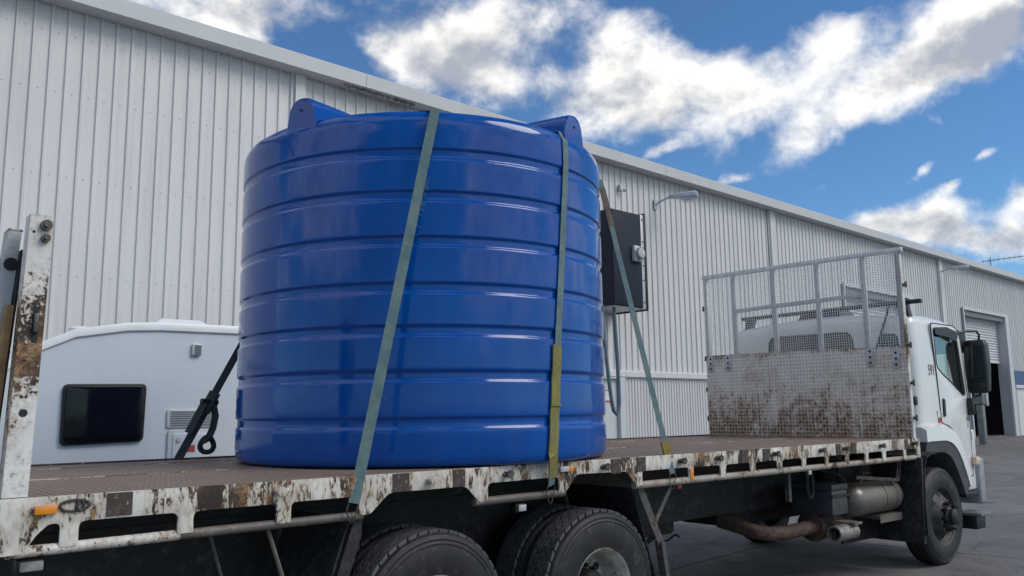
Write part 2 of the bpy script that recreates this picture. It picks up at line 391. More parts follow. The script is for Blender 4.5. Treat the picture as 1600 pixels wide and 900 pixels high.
# ------------------------------------------------------------------ geometry helper
class G:
    def __init__(s):
        s.b = bmesh.new()
    def box(s, x0, x1, y0, y1, z0, z1, bev=0.0, seg=2):
        c = Vector(((x0+x1)/2, (y0+y1)/2, (z0+z1)/2))
        return s.obox(c, (abs(x1-x0), abs(y1-y0), abs(z1-z0)), None, bev, seg)
    def obox(s, c, size, rot=None, bev=0.0, seg=2):
        mt = Matrix.Translation(Vector(c)) @ (rot.to_4x4() if rot is not None else Matrix()) @ Matrix.Diagonal((size[0], size[1], size[2], 1))
        r = bmesh.ops.create_cube(s.b, size=1, matrix=mt)
        if bev > 0:
            vs = set(r['verts'])
            es = [e for e in s.b.edges if e.verts[0] in vs and e.verts[1] in vs]
            bmesh.ops.bevel(s.b, geom=es, offset=bev, segments=seg, affect='EDGES', profile=.5, clamp_overlap=True)
        return s
    def bar(s, p, q, w, t, up=(0, 0, 1), bev=0.0):
        p, q = Vector(p), Vector(q)
        d = (q-p); L = d.length; d.normalize()
        x = d.cross(Vector(up)); x.normalize(); y = x.cross(d)
        rot = Matrix((x, d, y)).transposed()
        return s.obox((p+q)/2, (w, L, t), rot, bev)
    def cyl(s, p, q, r, n=16, r2=None, caps=True):
        p, q = Vector(p), Vector(q); d = q-p
        rot = d.to_track_quat('Z', 'Y').to_matrix().to_4x4()
        bmesh.ops.create_cone(s.b, cap_ends=caps, segments=n, radius1=r, radius2=r if r2 is None else r2, depth=d.length, matrix=Matrix.Translation((p+q)/2) @ rot)
        return s
    def tube(s, pts, r, n=8, closed=False):
        pts = [Vector(p) for p in pts]; rings = []; N = len(pts); ref = None
        for i, p in enumerate(pts):
            a = pts[i-1] if (i > 0 or closed) else p; c = pts[(i+1) % N] if (i < N-1 or closed) else p
            t = (c-a).normalized()
            if ref is None:
                ref = t.orthogonal().normalized()
            ref = (ref - t*ref.dot(t)).normalized(); o = t.cross(ref)
            rad = r[i] if isinstance(r, (list, tuple)) else r
            rings.append([s.b.verts.new(p + (ref*math.cos(2*math.pi*k/n) + o*math.sin(2*math.pi*k/n))*rad) for k in range(n)])
        for i in range(N if closed else N-1):
            A, B = rings[i], rings[(i+1) % N]
            for k in range(n):
                s.b.faces.new((A[k], A[(k+1) % n], B[(k+1) % n], B[k]))
        if not closed:
            s.b.faces.new(rings[0][::-1]); s.b.faces.new(rings[-1])
        return s
    def lathe(s, o, prof, n=48, axis='Z', closed=False):
        o = Vector(o); rings = []
        for r, h in prof:
            ring = []
            for k in range(n):
                a = 2*math.pi*k/n; c, d = r*math.cos(a), r*math.sin(a)
                v = {'Z': (c, d, h), 'Y': (c, h, d), 'X': (h, c, d)}[axis]
                ring.append(s.b.verts.new(o+Vector(v)))
            rings.append(ring)
        for i in range(len(rings) if closed else len(rings)-1):
            A, B = rings[i], rings[(i+1) % len(rings)]
            for k in range(n):
                s.b.faces.new((A[k], A[(k+1) % n], B[(k+1) % n], B[k]))
        if not closed:
            s.b.faces.new(rings[0][::-1]); s.b.faces.new(rings[-1])
        return s
    def prism(s, poly, a, b, plane='xz'):
        """poly of 2-D points extruded from a to b along the remaining axis"""
        f = {'xz': lambda u, v, w: (u, w, v), 'xy': lambda u, v, w: (u, v, w), 'yz': lambda u, v, w: (w, u, v)}[plane]
        A = [s.b.verts.new(f(u, v, a)) for u, v in poly]; B = [s.b.verts.new(f(u, v, b)) for u, v in poly]
        n = len(poly)
        s.b.faces.new(A); s.b.faces.new(B[::-1])
        for k in range(n):
            s.b.faces.new((A[k], B[k], B[(k+1) % n], A[(k+1) % n]))
        return s
    def loft(s, rings, cap=True):
        R_ = [[s.b.verts.new(p) for p in r] for r in rings]; n = len(R_[0])
        for A, B in zip(R_, R_[1:]):
            for k in range(n):
                s.b.faces.new((A[k], A[(k+1) % n], B[(k+1) % n], B[k]))
        if cap:
            s.b.faces.new(R_[0][::-1]); s.b.faces.new(R_[-1])
        return s
    def ribbon(s, pts, nrm, w, t):
        pts = [Vector(p) for p in pts]; rings = []
        for i, p in enumerate(pts):
            a = pts[max(0, i-1)]; c = pts[min(len(pts)-1, i+1)]
            tg = (c-a).normalized(); nn = Vector(nrm[i] if isinstance(nrm, list) else nrm)
            x = tg.cross(nn).normalized()*(w/2); y = x.cross(tg).normalized()*(t/2)
            rings.append([p-x-y, p+x-y, p+x+y, p-x+y])
        return s.loft(rings)
    def grid(s, rows):
        V = [[s.b.verts.new(p) for p in r] for r in rows]
        for A, B in zip(V, V[1:]):
            for k in range(len(A)-1):
                s.b.faces.new((A[k], A[k+1], B[k+1], B[k]))
        return s
    def mesh(s, me, f=None):
        k = len(s.b.verts)
        s.b.from_mesh(me)
        if f:
            s.b.verts.ensure_lookup_table()
            for v in s.b.verts[k:]:
                v.co = f(v.co)
        return s

ORIG = {}
def thing(name, loc, label, cat, group=None, rz=0.0, org=None):
    o = bpy.data.objects.new(name, None)
    o.empty_display_size = .2
    COL.objects.link(o)
    o.location = loc; o.rotation_euler = (0, 0, rz)
    o['label'] = label; o['category'] = cat
    if group: o['group'] = group
    ORIG[o.name] = Vector(org if org is not None else loc)
    return o
def obj(name, g, mat, parent=None, label=None, cat=None, group=None, kind=None, sharp=35, flat=False):
    bmesh.ops.recalc_face_normals(g.b, faces=g.b.faces)
    vs = [v.co for v in g.b.verts]
    lo = Vector((min(v.x for v in vs), min(v.y for v in vs), min(v.z for v in vs)))
    hi = Vector((max(v.x for v in vs), max(v.y for v in vs), max(v.z for v in vs)))
    c = (lo+hi)/2
    if parent is None:
        c.z = lo.z
    bmesh.ops.translate(g.b, verts=g.b.verts, vec=-c)
    me = bpy.data.meshes.new(name)
    g.b.to_mesh(me); g.b.free()
    if not flat:
        me.shade_smooth(); me.set_sharp_from_angle(angle=R(sharp))
    me.materials.append(M[mat])
    o = bpy.data.objects.new(name, me)
    COL.objects.link(o)
    ORIG[o.name] = c.copy()
    if parent is not None:
        o.parent = parent; o.location = c - ORIG[parent.name]
    else:
        o.location = c
    if label: o['label'] = label
    if cat: o['category'] = cat
    if group: o['group'] = group
    if kind: o['kind'] = kind
    return o
def inst(src, d, parent, rot=None):
    o = src.copy(); COL.objects.link(o)
    o.parent = parent
    c = ORIG[src.name] + Vector(d)
    ORIG[o.name] = c
    o.location = c - ORIG[parent.name]
    if rot is not None: o.rotation_euler = rot
    return o
def rpoly(pts, rad, n=4):
    """round the corners of a polygon; rad is one value or one per corner"""
    res = []; N = len(pts)
    for i, p in enumerate(pts):
        r = rad[i] if isinstance(rad, (list, tuple)) else rad
        p = Vector(p); a = Vector(pts[i-1]); c = Vector(pts[(i+1) % N])
        if r <= 0:
            res.append((p.x, p.y)); continue
        d1, d2 = (a-p), (c-p); r1 = min(r, d1.length*.48, d2.length*.48)
        A = p+d1.normalized()*r1; B = p+d2.normalized()*r1
        for k in range(n+1):
            t = k/n
            q = A*(1-t)**2 + p*2*t*(1-t) + B*t*t
            res.append((q.x, q.y))
    return res
def plate(polys, w0, w1, plane='xz', bev=0.0):
    """flat plate with holes: first polygon the outline, the others holes"""
    cu = bpy.data.curves.new('plate', 'CURVE'); cu.dimensions = '2D'; cu.fill_mode = 'BOTH'
    cu.extrude = max(1e-4, abs(w1-w0)/2 - bev); cu.bevel_depth = bev; cu.bevel_resolution = 1; cu.offset = -bev
    for pl in polys:
        sp = cu.splines.new('POLY'); sp.points.add(len(pl)-1); sp.use_cyclic_u = True
        for q, (u, v) in zip(sp.points, pl): q.co = (u, v, 0, 1)
    o = bpy.data.objects.new('plate', cu); COL.objects.link(o)
    dg = bpy.context.evaluated_depsgraph_get()
    me = bpy.data.meshes.new_from_object(o.evaluated_get(dg))
    bpy.data.objects.remove(o); bpy.data.curves.remove(cu)
    mid = (w0+w1)/2
    f = {'xz': lambda c: Vector((c.x, c.z+mid, c.y)), 'yz': lambda c: Vector((c.z+mid, c.x, c.y)), 'xy': lambda c: Vector((c.x, c.y, c.z+mid))}[plane]
    g = G().mesh(me, f)
    bmesh.ops.remove_doubles(g.b, verts=g.b.verts, dist=1e-5)
    bpy.data.meshes.remove(me)
    return g
def text_mesh(body, size, f):
    cu = bpy.data.curves.new('text', 'FONT'); cu.body = body; cu.size = size; cu.extrude = .001
    cu.align_x = 'CENTER'; cu.align_y = 'CENTER'
    o = bpy.data.objects.new('text', cu); COL.objects.link(o)
    dg = bpy.context.evaluated_depsgraph_get()
    me = bpy.data.meshes.new_from_object(o.evaluated_get(dg))
    bpy.data.objects.remove(o); bpy.data.curves.remove(cu)
    g = G().mesh(me, f); bpy.data.meshes.remove(me)
    return g
def boolean(a, cutters):
    """a: G; cutters: list of G -> new G = a minus the cutters"""
    def tmp(g):
        bmesh.ops.recalc_face_normals(g.b, faces=g.b.faces)
        me = bpy.data.meshes.new('tmp'); g.b.to_mesh(me); g.b.free()
        o = bpy.data.objects.new('tmp', me); COL.objects.link(o); return o
    A = tmp(a); Cs = [tmp(c) for c in cutters]
    for c in Cs:
        md = A.modifiers.new('cut', 'BOOLEAN'); md.operation = 'DIFFERENCE'; md.object = c; md.solver = 'EXACT'
    dg = bpy.context.evaluated_depsgraph_get()
    me = bpy.data.meshes.new_from_object(A.evaluated_get(dg))
    for o in [A]+Cs:
        m_ = o.data; bpy.data.objects.remove(o); bpy.data.meshes.remove(m_)
    g = G().mesh(me); bpy.data.meshes.remove(me)
    return g

ZG = -1.317            # yard level under the truck; the truck deck is z = 0
# ------------------------------------------------------------------ ground
JA = math.atan2(.238, 2.22)          # direction of the slab joints
JO = Vector((6.958, 1.89, 0)); JU = Vector((math.cos(JA), math.sin(JA), 0)); JV = Vector((-math.sin(JA), math.cos(JA), 0))
def gz(v):
    return ZG + (.36*min(max(v, 0), 5)/5)
def gp(u, v, dz=0.0):
    p = JO + JU*u + JV*v
    return Vector((p.x, p.y, gz(v)+dz))
g = G(); g.grid([[gp(u, v, -.035) for u in (-500, -60, 0, 60, 500)] for v in (-500, -60, -6, 0, 5, 60, 500)])
o = obj('ground', g, 'yard_concrete', kind='structure')
pav = bpy.data.objects.new('pavement', None); COL.objects.link(pav); pav['kind'] = 'structure'
pav.location = (0, 0, ZG); ORIG[pav.name] = Vector((0, 0, ZG))
U = [-24.0 + 9*k for k in range(13)]; V = [-27, -18, -9, 0, 5, 12]
for i in range(len(U)-1):
    for j in range(len(V)-1):
        g = G(); e = .011
        a, b_, c, d = U[i]+e, U[i+1]-e, V[j]+e, V[j+1]-e
        if V[j] == 5: c -= e*2 - .001
        top = [gp(a, c), gp(b_, c), gp(b_, d), gp(a, d)]; bot = [p+Vector((0, 0, -.06)) for p in top]
        g.loft([bot, top])
        obj('concrete_slab', g, 'yard_concrete', pav, flat=True)

# ------------------------------------------------------------------ warehouse
WA, WY = 0.04062, 8.3704
wh = thing('warehouse', (0, WY, -1.35), 'long pale grey corrugated metal warehouse with a sloping-away eave behind the truck', 'warehouse', rz=WA, org=(0, 0, -1.35))
PITCHR = .212
def sheet(z0, z1, width, pitch, depth=.026, base=.050, topw=.026):
    g = G(); n = round(width/pitch); rows = [[], []]
    prof = []
    for k in range(n):
        c = (k+.5)*pitch
        prof += [(k*pitch, 0), (c-base/2, 0), (c-topw/2, -depth), (c+topw/2, -depth), (c+base/2, 0)]
    prof.append((n*pitch, 0))
    g.grid([[Vector((x, y, z)) for x, y in prof] for z in (z0, z1)])
    return g
SW = PITCHR*4
S0 = 35.3
ups = obj('wall_sheet', sheet(1.10, 6.02, SW, PITCHR), 'wall_paint', wh)
ups_o = ORIG[ups.name].copy()
hi_sheet = obj('wall_sheet', sheet(4.19, 6.02, SW, PITCHR), 'wall_paint', wh)
lo_sheet = obj('lower_wall_sheet', sheet(-1.35, 1.06, SW, PITCHR/2, .022, .05, .026), 'wall_paint', wh)
k0, k1 = -48, 46
first = {ups: True, hi_sheet: True, lo_sheet: True}
def put(src, s):
    if first[src]:
        first[src] = False
        c = ORIG[src.name]; c.x += s; src.location = c - ORIG[wh.name]
    else:
        base = SW/2
        inst(src, (s+base-ORIG[src.name].x, 0, 0), wh)
for k in range(k0, k1):
    s = S0 + k*SW
    roll1 = 25.1 <= s+SW/2 <= 30.2
    roll2 = 35.3 <= s+SW/2 <= 40.39
    put(hi_sheet if (roll1 or roll2) else ups, s)
    if not (roll1 or roll2) and s < 41 and not (13.0 < s+SW/2 < 14.2) and s > -6:
        put(lo_sheet, s)
SL, SR = S0+k0*SW, S0+k1*SW
# lower wall past the big doors: smooth painted panels with a blue stripe
for k in range(6):
    a = 40.95 + k*5.6
    obj('wall_panel', G().box(a+.006, a+5.594, .0, .1, -1.35, 1.06), 'wall_paint', wh)
obj('blue_stripe', G().box(40.95, SR, -.045, -.033, 1.18, 1.82), 'blue_stripe', wh)
# girt flashing
for a, b_ in ((-6, 12.95), (12.95, 25.06), (30.9, 35.0), (40.95, 58), (58, SR)):
    g = G(); g.prism([(-.032, 1.20), (-.085, 1.17), (-.085, 1.06), (-.032, 1.03), (.02, 1.03), (.02, 1.20)], a+.004, b_-.004, 'yz')
    obj('girt_flashing', g, 'wall_paint', wh)
# fascia gutter lengths, soffit and cover strips
joints = [SL, -9.6, 3.4+3.8, 15.66+.1, 27.6, 39.6, 51.6, 63.6, SR]
for a, b_ in zip(joints, joints[1:]):
    g = G(); g.prism([(-.30, 5.955), (-.30, 6.14), (-.285, 6.165), (-.31, 6.18), (-.33, 6.165), (-.322, 5.935), (-.02, 5.935), (-.02, 5.955)], a+.004, b_-.004, 'yz')
    obj('fascia', g, 'trim_paint', wh)
obj('soffit', G().box(SL, SR, -.30, .0, 5.96, 5.985), 'soffit_paint', wh)
obj('roof', G().prism([(-.30, 6.15), (16, 7.6), (16, 7.65), (-.30, 6.19)], SL, SR, 'yz'), 'trim_paint', wh)
for a, b_ in ((-8.9, -8.7), (5.98, 6.17), (20.93, 21.23), (33.28, 33.58), (47, 47.3), (59, 59.3)):
    g = G().box(a, b_, -.085, -.032, -1.35, 5.95, .004, 1)
    g.box(a-.06, a-.002, -.036, -.031, -1.35, 5.95)
    obj('cover_strip', g, 'wall_paint', wh)
# torn insulation hanging out under the fascia
g = G()
for k in range(34):
    s = 6.8 + k*.045 + random.uniform(-.02, .02)
    h = random.uniform(.03, .13) * (1 if k % 3 else .6)
    q = [Vector((s+random.uniform(-.03, .03), -.25+random.uniform(0, .1), 5.96)), Vector((s+random.uniform(.03, .1), -.2, 5.96)), Vector((s+random.uniform(.0, .08), -.24+random.uniform(-.03, .06), 5.95-h)), Vector((s-random.uniform(.0, .04), -.2, 5.95-h*.6))]
    g.loft([[v for v in q], [v+Vector((0.005, .012, 0)) for v in q]])
obj('torn_insulation', g, 'insulation', wh, flat=True)
# rows of screws
g = G()
for k in range(k0, k1):
    for j in range(4):
        s = S0 + k*SW + (j+.92)*PITCHR
        if -4 < s < 20:
            for z in (2.2, 3.55, 4.72, 5.56):
                g.cyl((s, .0, z), (s, -.006, z), .0065, 6)
so = obj('screw', g, 'screw_metal', wh, kind='stuff', flat=True)
# personnel door
d = obj('door', plate([[(13.12, -1.33), (14.06, -1.33), (14.06, 1.0), (13.12, 1.0)]], .02, .06), 'door_paint', wh)
obj('door_handle', G().tube([(13.2, .03, -.3), (13.2, -.06, -.3), (13.32, -.06, -.3)], .012), 'galvanised', d)
obj('door_frame', plate([[(12.98, -1.35), (14.27, -1.35), (14.27, 1.05), (12.98, 1.05)], [(13.105, -1.34), (14.075, -1.34), (14.075, 1.01), (13.105, 1.01)]], -.07, .08), 'door_paint', wh)
sg = obj('door_sign', G().box(13.58, 13.84, .008, .018, .50, .76), 'sticker_red', d)
obj('sign_face', G().box(13.605, 13.815, .003, .0078, .53, .735), 'sticker_white', sg)
# two roller doors
def roller(a, b_, bottom):
    r = obj('roller_door', G().box(a, b_, .34, .36, bottom, 4.3), 'shutter_paint', wh)
    n = int((4.2-bottom)/.115); sl = None
    for k in range(n):
        z = bottom + .13 + k*.115
        if sl is None:
            g = G(); g.prism([(.34, z), (.34, z+.108), (.31, z+.095), (.285, z+.055), (.31, z+.015)], a+.01, b_-.01, 'yz')
            sl = obj('slat', g, 'shutter_paint', r); z0 = z
        else:
            inst(sl, (0, 0, z-z0), r)
    obj('bottom_rail', G().box(a+.01, b_-.01, .29, .339, bottom, bottom+.12), 'shutter_paint', r)
    obj('header_shade', G().box(a+.01, b_-.01, .02, .30, 3.93, 4.135), 'post_grey', r)  # dark box stands in for the shadow in the recess under the lintel
    obj('door_jamb', plate([[(a-.10, -1.35), (b_+.45, -1.35), (b_+.45, 4.26), (a-.10, 4.26)], [(a, -1.36), (b_, -1.36), (b_, 4.14), (a, 4.14)]], -.06, .42), 'trim_paint', wh)
roller(25.36, 30.3, -.9)
roller(35.56, 40.42, 2.12)
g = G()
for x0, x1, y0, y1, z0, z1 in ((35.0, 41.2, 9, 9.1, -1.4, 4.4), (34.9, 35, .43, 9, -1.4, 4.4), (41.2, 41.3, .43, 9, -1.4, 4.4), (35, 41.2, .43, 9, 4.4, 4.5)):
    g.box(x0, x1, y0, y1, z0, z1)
obj('interior_wall', g, 'shade_black', wh)
obj('interior_floor', G().box(35, 41.2, .43, 9, -1.42, -.955), 'shade_black', wh)
obj('gable_wall', G().box(SL, SL+.1, 0, 16, -1.35, 7.4), 'wall_paint', wh)
obj('back_wall', G().box(SL, SR, 15.9, 16, -1.35, 7.5), 'wall_paint', wh)
obj('end_wall', G().box(SR-.1, SR, 0, 15.9, -1.35, 7.4), 'wall_paint', wh)

wca, wsa = math.cos(WA), math.sin(WA)
def wp(s, d, z):
    return Vector((s*wca - d*wsa, WY + s*wsa + d*wca, z))
def wf(v):
    return wp(v.x, v.y, v.z)
def wallify(g):
    for v in g.b.verts: v.co = wf(v.co)
    return g
# lamps on the wall
def wall_lamp(s, z, label, out_=1.0):
    t = thing('wall_lamp', wp(s, -.03, z-.12), label, 'lamp', 'outdoor lamps on the warehouse wall', org=wp(s, -.03, z-.12))
    g = G().box(s-.06, s+.06, -.05, -.03, z-.16, z+.1); obj('wall_plate', wallify(g), 'lamp_grey', t)
    e = Vector((s+.16, -.38, z+.12))
    g = G().tube([(s, -.05, z-.05), (s+.03, -.12, z+.02), e], .026, 8); obj('arm', wallify(g), 'lamp_grey', t)
    dv = Vector((.28, -.56, -.01)).normalized(); x = dv.cross(Vector((0, 0, 1))).normalized(); up = x.cross(dv)
    def ring(c, w, h, dz=0): return [c+x*w*a+up*h*b_ for a, b_ in ((-1, -.6), (-.8, -1), (.8, -1), (1, -.6), (1, .4), (.6, 1), (-.6, 1), (-1, .4))]
    g = G().loft([ring(e-dv*.05, .05, .04), ring(e+dv*.12, .07, .055), ring(e+dv*.26, .13, .07), ring(e+dv*.58, .145, .08), ring(e+dv*.64, .12, .06)])
    obj('lamp_head', wallify(g), 'lamp_grey', t)
    c = e+dv*.42-up*.075
    g = G().loft([[c+dv*a*.17+x*b_*.125-up*.0 for a, b_ in ((-1, -1), (1, -1), (1, 1), (-1, 1))], [c+dv*a*.13+x*b_*.1-up*.07 for a, b_ in ((-1, -1), (1, -1), (1, 1), (-1, 1))]])
    obj('lens', wallify(g), 'clear_lens', t)
wall_lamp(15.67, 5.29, 'grey flood lamp on an arm high on the wall above the black cabinet')
wall_lamp(33.36, 5.43, 'pale lamp on an arm beside the cover strip near the far roller door')
t = thing('wall_sensor', wp(14.31, -.03, 5.34), 'tiny pale sensor box high on the corrugated wall left of the flood lamp', 'sensor')
obj('sensor_box', wallify(G().box(14.26, 14.36, -.12, -.03, 5.34, 5.5, .01)), 'lamp_grey', t)
obj('sensor_eye', wallify(G().cyl((14.38, -.1, 5.38), (14.42, -.16, 5.36), .035, 10)), 'soffit_paint', t)
# aerial on the roof
t = thing('tv_antenna', wp(40.4, .3, 6.2), 'thin rooftop television aerial above the eave near the far end', 'antenna')
obj('mast', wallify(G().cyl((40.4, .3, 6.18), (40.4, .3, 6.85), .022, 8)), 'post_grey', t)
b0, b1 = Vector((40.27, .62, 6.70)), Vector((40.85, -.9, 6.80))
obj('boom', wallify(G().cyl(b0, b1, .018, 6)), 'post_grey', t)
for k in range(8):
    c = b0.lerp(b1, .04+k/8); h = .30-.02*k; dd = Vector((.55, .2, .82))*h
    obj('element', wallify(G().cyl(c-dd*.5, c+dd*.5, .009, 5)), 'post_grey', t)

# black cabinet that juts out of the wall
t = thing('black_cabinet', wp(13.4, -.05, 2.4), 'tall black wall cabinet with a round caged light, right of the blue tank', 'cabinet')
CF = -.95
obj('cabinet_body', wallify(G().box(12.90, 13.86, CF, -.05, 2.50, 4.56, .012)), 'black_panel', t)
obj('front_panel', wallify(G().box(12.91, 13.85, CF-.022, CF-.002, 2.515, 4.545, .004)), 'black_panel', t)
obj('underside', wallify(G().box(12.96, 13.82, CF+.05, -.08, 2.465, 2.498)), 'lamp_grey', t)
obj('edge_trim', wallify(G().box(13.96, 14.03, CF-.035, -.05, 2.44, 4.60, .006)), 'black_plastic', t)
obj('side_flange', wallify(G().box(13.862, 13.958, CF-.02, -.06, 2.47, 4.56, .004)), 'galvanised', t)
for z in (2.62, 3.1, 3.42, 3.95, 4.45):
    obj('screw', wallify(G().cyl((13.91, CF-.02, z), (13.91, CF-.032, z), .02, 8)), 'screw_metal', t)
lb = obj('light_box', wallify(G().box(13.52, 13.82, CF-.11, CF-.024, 3.48, 3.82, .012)), 'lamp_grey', t)
obj('lens', wallify(G().lathe((13.67, CF-.112, 3.65), [(.14, 0), (.14, -.04), (.11, -.075), (.05, -.09)], 12, 'Y')), 'clear_lens', lb)
obj('guard_ring', wallify(G().tube([(13.67+.125*math.cos(a*.5236), CF-.165, 3.65+.125*math.sin(a*.5236)) for a in range(12)], .012, 6, True)), 'screw_metal', lb)
# hose loop hanging under it
pts = []
for k in range(9): pts.append((12.78+.028*k/8*8*.9, -.75, 2.55-k*.235))
pts = [(12.72, -.78, 2.5), (12.74, -.78, 2.0), (12.80, -.79, 1.4), (12.87, -.8, .8), (12.93, -.8, .45), (12.98, -.8, .30), (13.06, -.8, .24), (13.13, -.8, .31), (13.16, -.8, .5), (13.155, -.8, 1.0), (13.14, -.79, 1.6), (13.12, -.78, 2.1), (13.11, -.78, 2.5)]
obj('hose', wallify(G().tube(pts, .042, 10)), 'hose_blue', None, 'blue grey hose hanging in a long loop under the black cabinet', 'hose')
# post and step stool by the far door
t = thing('steel_post', Vector((31.6, 8.0, -1.02)), 'grey steel post with a switch box standing before the open roller door', 'post')
obj('post_shaft', G().box(31.48, 31.72, 7.9, 8.1, -1.02, .35, .01), 'post_grey', t)
obj('switch_box', G().box(31.44, 31.76, 7.86, 8.12, .36, 1.0, .02), 'post_grey', t)
obj('box_plate', G().box(31.77, 31.95, 7.84, 7.90, .3, .95, .01), 'lamp_grey', t)
p0 = wp(38.4, 1.6, -.955)
t = thing('step_stool', p0, 'small pale step stool standing in the dark open doorway', 'step stool')
for k in range(3):
    obj('tread', G().box(p0.x-.42, p0.x+.42, p0.y-.14+k*.1, p0.y+.14+k*.1, p0.z+.5+k*.45, p0.z+.55+k*.45, .005), 'lamp_grey', t)
for sx in (-1, 1):
    obj('leg', G().cyl((p0.x+sx*.62, p0.y-.1, p0.z), (p0.x+sx*.4, p0.y+.1, p0.z+1.5), .03, 6), 'post_grey', t)
    obj('brace', G().cyl((p0.x+sx*.1, p0.y-.14, p0.z+.5), (p0.x+sx*.55, p0.y-.14, p0.z+.12), .025, 6), 'lamp_grey', t)

# ------------------------------------------------------------------ caravan
CY = 4.5
cz = gz(3.0)
t = thing('caravan', (4.2, CY+1.15, cz), 'white caravan with a dark tinted window parked between the truck and the wall', 'caravan')
top = [(1.12, -.72), (1.12, .35), (1.24, .58), (1.45, .80), (1.70, .965), (1.95, 1.085), (2.39, 1.165), (2.7, 1.185), (3.5, 1.19), (6.6, 1.19), (6.9, 1.1), (7.0, .9), (7.0, -.72)]
obj('body', G().prism(top, CY, CY+2.3, 'xz'), 'caravan_skin', t, sharp=28)
g = G()
tr = [(x, z) for x, z in top[2:-2]]
g.loft([[Vector((x, CY-.022, z+.012)), Vector((x, CY-.022, z-.045)), Vector((x, CY-.003, z-.06)), Vector((x, CY-.003, z+.03)), Vector((x, CY-.012, z+.03))] for x, z in tr])
obj('roof_moulding', g, 'caravan_trim', t)
wpoly = rpoly([(1.865, .065), (2.575, .085), (2.585, .622), (1.865, .612)], .05)
w = obj('window', plate([wpoly], CY-.03, CY-.003, bev=.006), 'black_plastic', t)
obj('pane', plate([rpoly([(1.89, .09), (2.55, .107), (2.56, .598), (1.89, .588)], .05)], CY-.046, CY-.031, bev=.005), 'caravan_glass', w)
v = obj('vent', G().box(3.00, 3.09, CY-.035, CY-.003, .905, 1.02, .008), 'vent_plastic', t)
for k in range(6):
    obj('slat', G().box(3.02, 3.085, CY-.042, CY-.0355, .918+k*.016, .927+k*.016), 'post_grey', v)
v = obj('fridge_vent', plate([rpoly([(2.79, .205), (3.28, .205), (3.28, .378), (2.79, .378)], .02)], CY-.02, CY-.003, bev=.004), 'vent_plastic', t)
for k in range(7):
    obj('slat', G().box(2.82, 3.25, CY-.026, CY-.0202, .224+k*.021, .233+k*.021), 'post_grey', v)
v = obj('hatch', plate([rpoly([(2.805, -.5), (3.25, -.5), (3.25, .185), (2.805, .185)], .03)], CY-.022, CY-.003, bev=.004), 'vent_plastic', t)
obj('hatch_door', plate([rpoly([(2.85, -.46), (3.205, -.46), (3.205, .15), (2.85, .15)], .025)], CY-.032, CY-.0225, bev=.004), 'caravan_skin', v)
obj('lock', G().cyl((2.90, CY-.045, .09), (2.90, CY-.03, .09), .022, 12), 'galvanised', v)
obj('notice', G().box(2.93, 3.06, CY-.036, CY-.0325, -.03, .035), 'sticker_red', v)
obj('roof_hatch', G().loft([[Vector((2.72, CY+.15, 1.185)), Vector((3.18, CY+.15, 1.185)), Vector((3.18, CY+.6, 1.185)), Vector((2.72, CY+.6, 1.185))], [Vector((2.69, CY+.12, 1.225)), Vector((3.21, CY+.12, 1.225)), Vector((3.21, CY+.63, 1.225)), Vector((2.69, CY+.63, 1.225))], [Vector((2.76, CY+.18, 1.275)), Vector((3.14, CY+.18, 1.275)), Vector((3.14, CY+.56, 1.275)), Vector((2.76, CY+.56, 1.275))]]), 'caravan_trim', t)
obj('roof_vent', G().lathe((2.02, CY+.2, 1.10), [(.09, 0), (.09, .035), (.06, .055), (.01, .06)], 16), 'caravan_trim', t)
obj('chassis', G().box(1.0, 6.9, CY+.25, CY+2.05, -.86, -.725), 'chassis_paint', t)
for x in (3.9, 4.7):
    for y in (CY+.12, CY+1.98):
        obj('wheel', G().lathe((x, y, cz+.33), [(.18, 0), (.3, .0), (.33, .04), (.33, .16), (.3, .2), (.18, .2)], 24, 'Y'), 'tyre_rubber', t)
obj('corner_steady', G().cyl((1.4, CY+.3, cz), (1.4, CY+.3, -.73), .03, 8), 'galvanised', t)

# ------------------------------------------------------------------ truck
T = thing('flatbed_truck', (5.0, 1.22, ZG), 'white flatbed truck with a rusty tray carrying the blue tank', 'truck')
W_ = 2.45
XR, XF = .50, 8.69
CR = .1        # depth of the cutouts
teeth = [(.886, .956), (1.356, 1.426), (1.819, 1.895)]
P = [(XR, 0.0), (XF, 0.0), (XF, -.19), (8.603, -.19)]; RD = [0, 0, .02, .012]
def cut(l, r, z=-CR):
    return [(r, z), (l, z)], [.03, .03]
right = [(8.322, 8.375), (7.893, 7.957), (7.555, 7.615), (7.201, 7.258), (6.851, 6.911), (6.482, 6.542), (6.108, 6.183), (5.734, 5.803), (5.349, 5.417), (4.97, 5.021)]
cur = 8.603
for l, r_ in right:
    P += [(cur, -CR), (r_, -CR), (r_, -.19), (l, -.19)]; RD += [.028, .028, .008, .008]; cur = l
P += [(cur, -.096), (4.462, -.096), (4.462, -.192), (4.403, -.192), (4.306, -.09), (3.838, -.082), (3.736, -.186), (3.681, -.19), (3.681, -.089), (3.115, -.092), (3.115, -.195), (3.054, -.195), (2.957, -.099), (2.449, -.099), (2.333, -.2), (2.269, -.2), (2.269, -.104), (1.895, -.104), (1.895, -.2), (1.819, -.2), (1.819, -.107), (1.426, -.107), (1.426, -.2), (1.356, -.2), (1.356, -.107), (.956, -.107), (.956, -.206), (.886, -.206), (.886, -.11), (.845, -.108), (.80, -.15), (.758, -.218), (XR, -.222)]
RD += [.028, .028, .008, .02, .03, .03, .02, .008, .03, .03, .008, .02, .03, .03, .02, .008, .028, .028, .01, .01, .028, .028, .01, .01, .028, .028, .01, .01, .025, .02, .02, .01, 0]
obj('side_rail', plate([rpoly(P, RD)], -.012, 0.0, bev=.0015), 'rail_paint', T)
obj('rub_pipe', G().tube([(.70, .013, -.212), (1.372, .013, -.206)], .023, 12), 'rail_pipe_white', T)
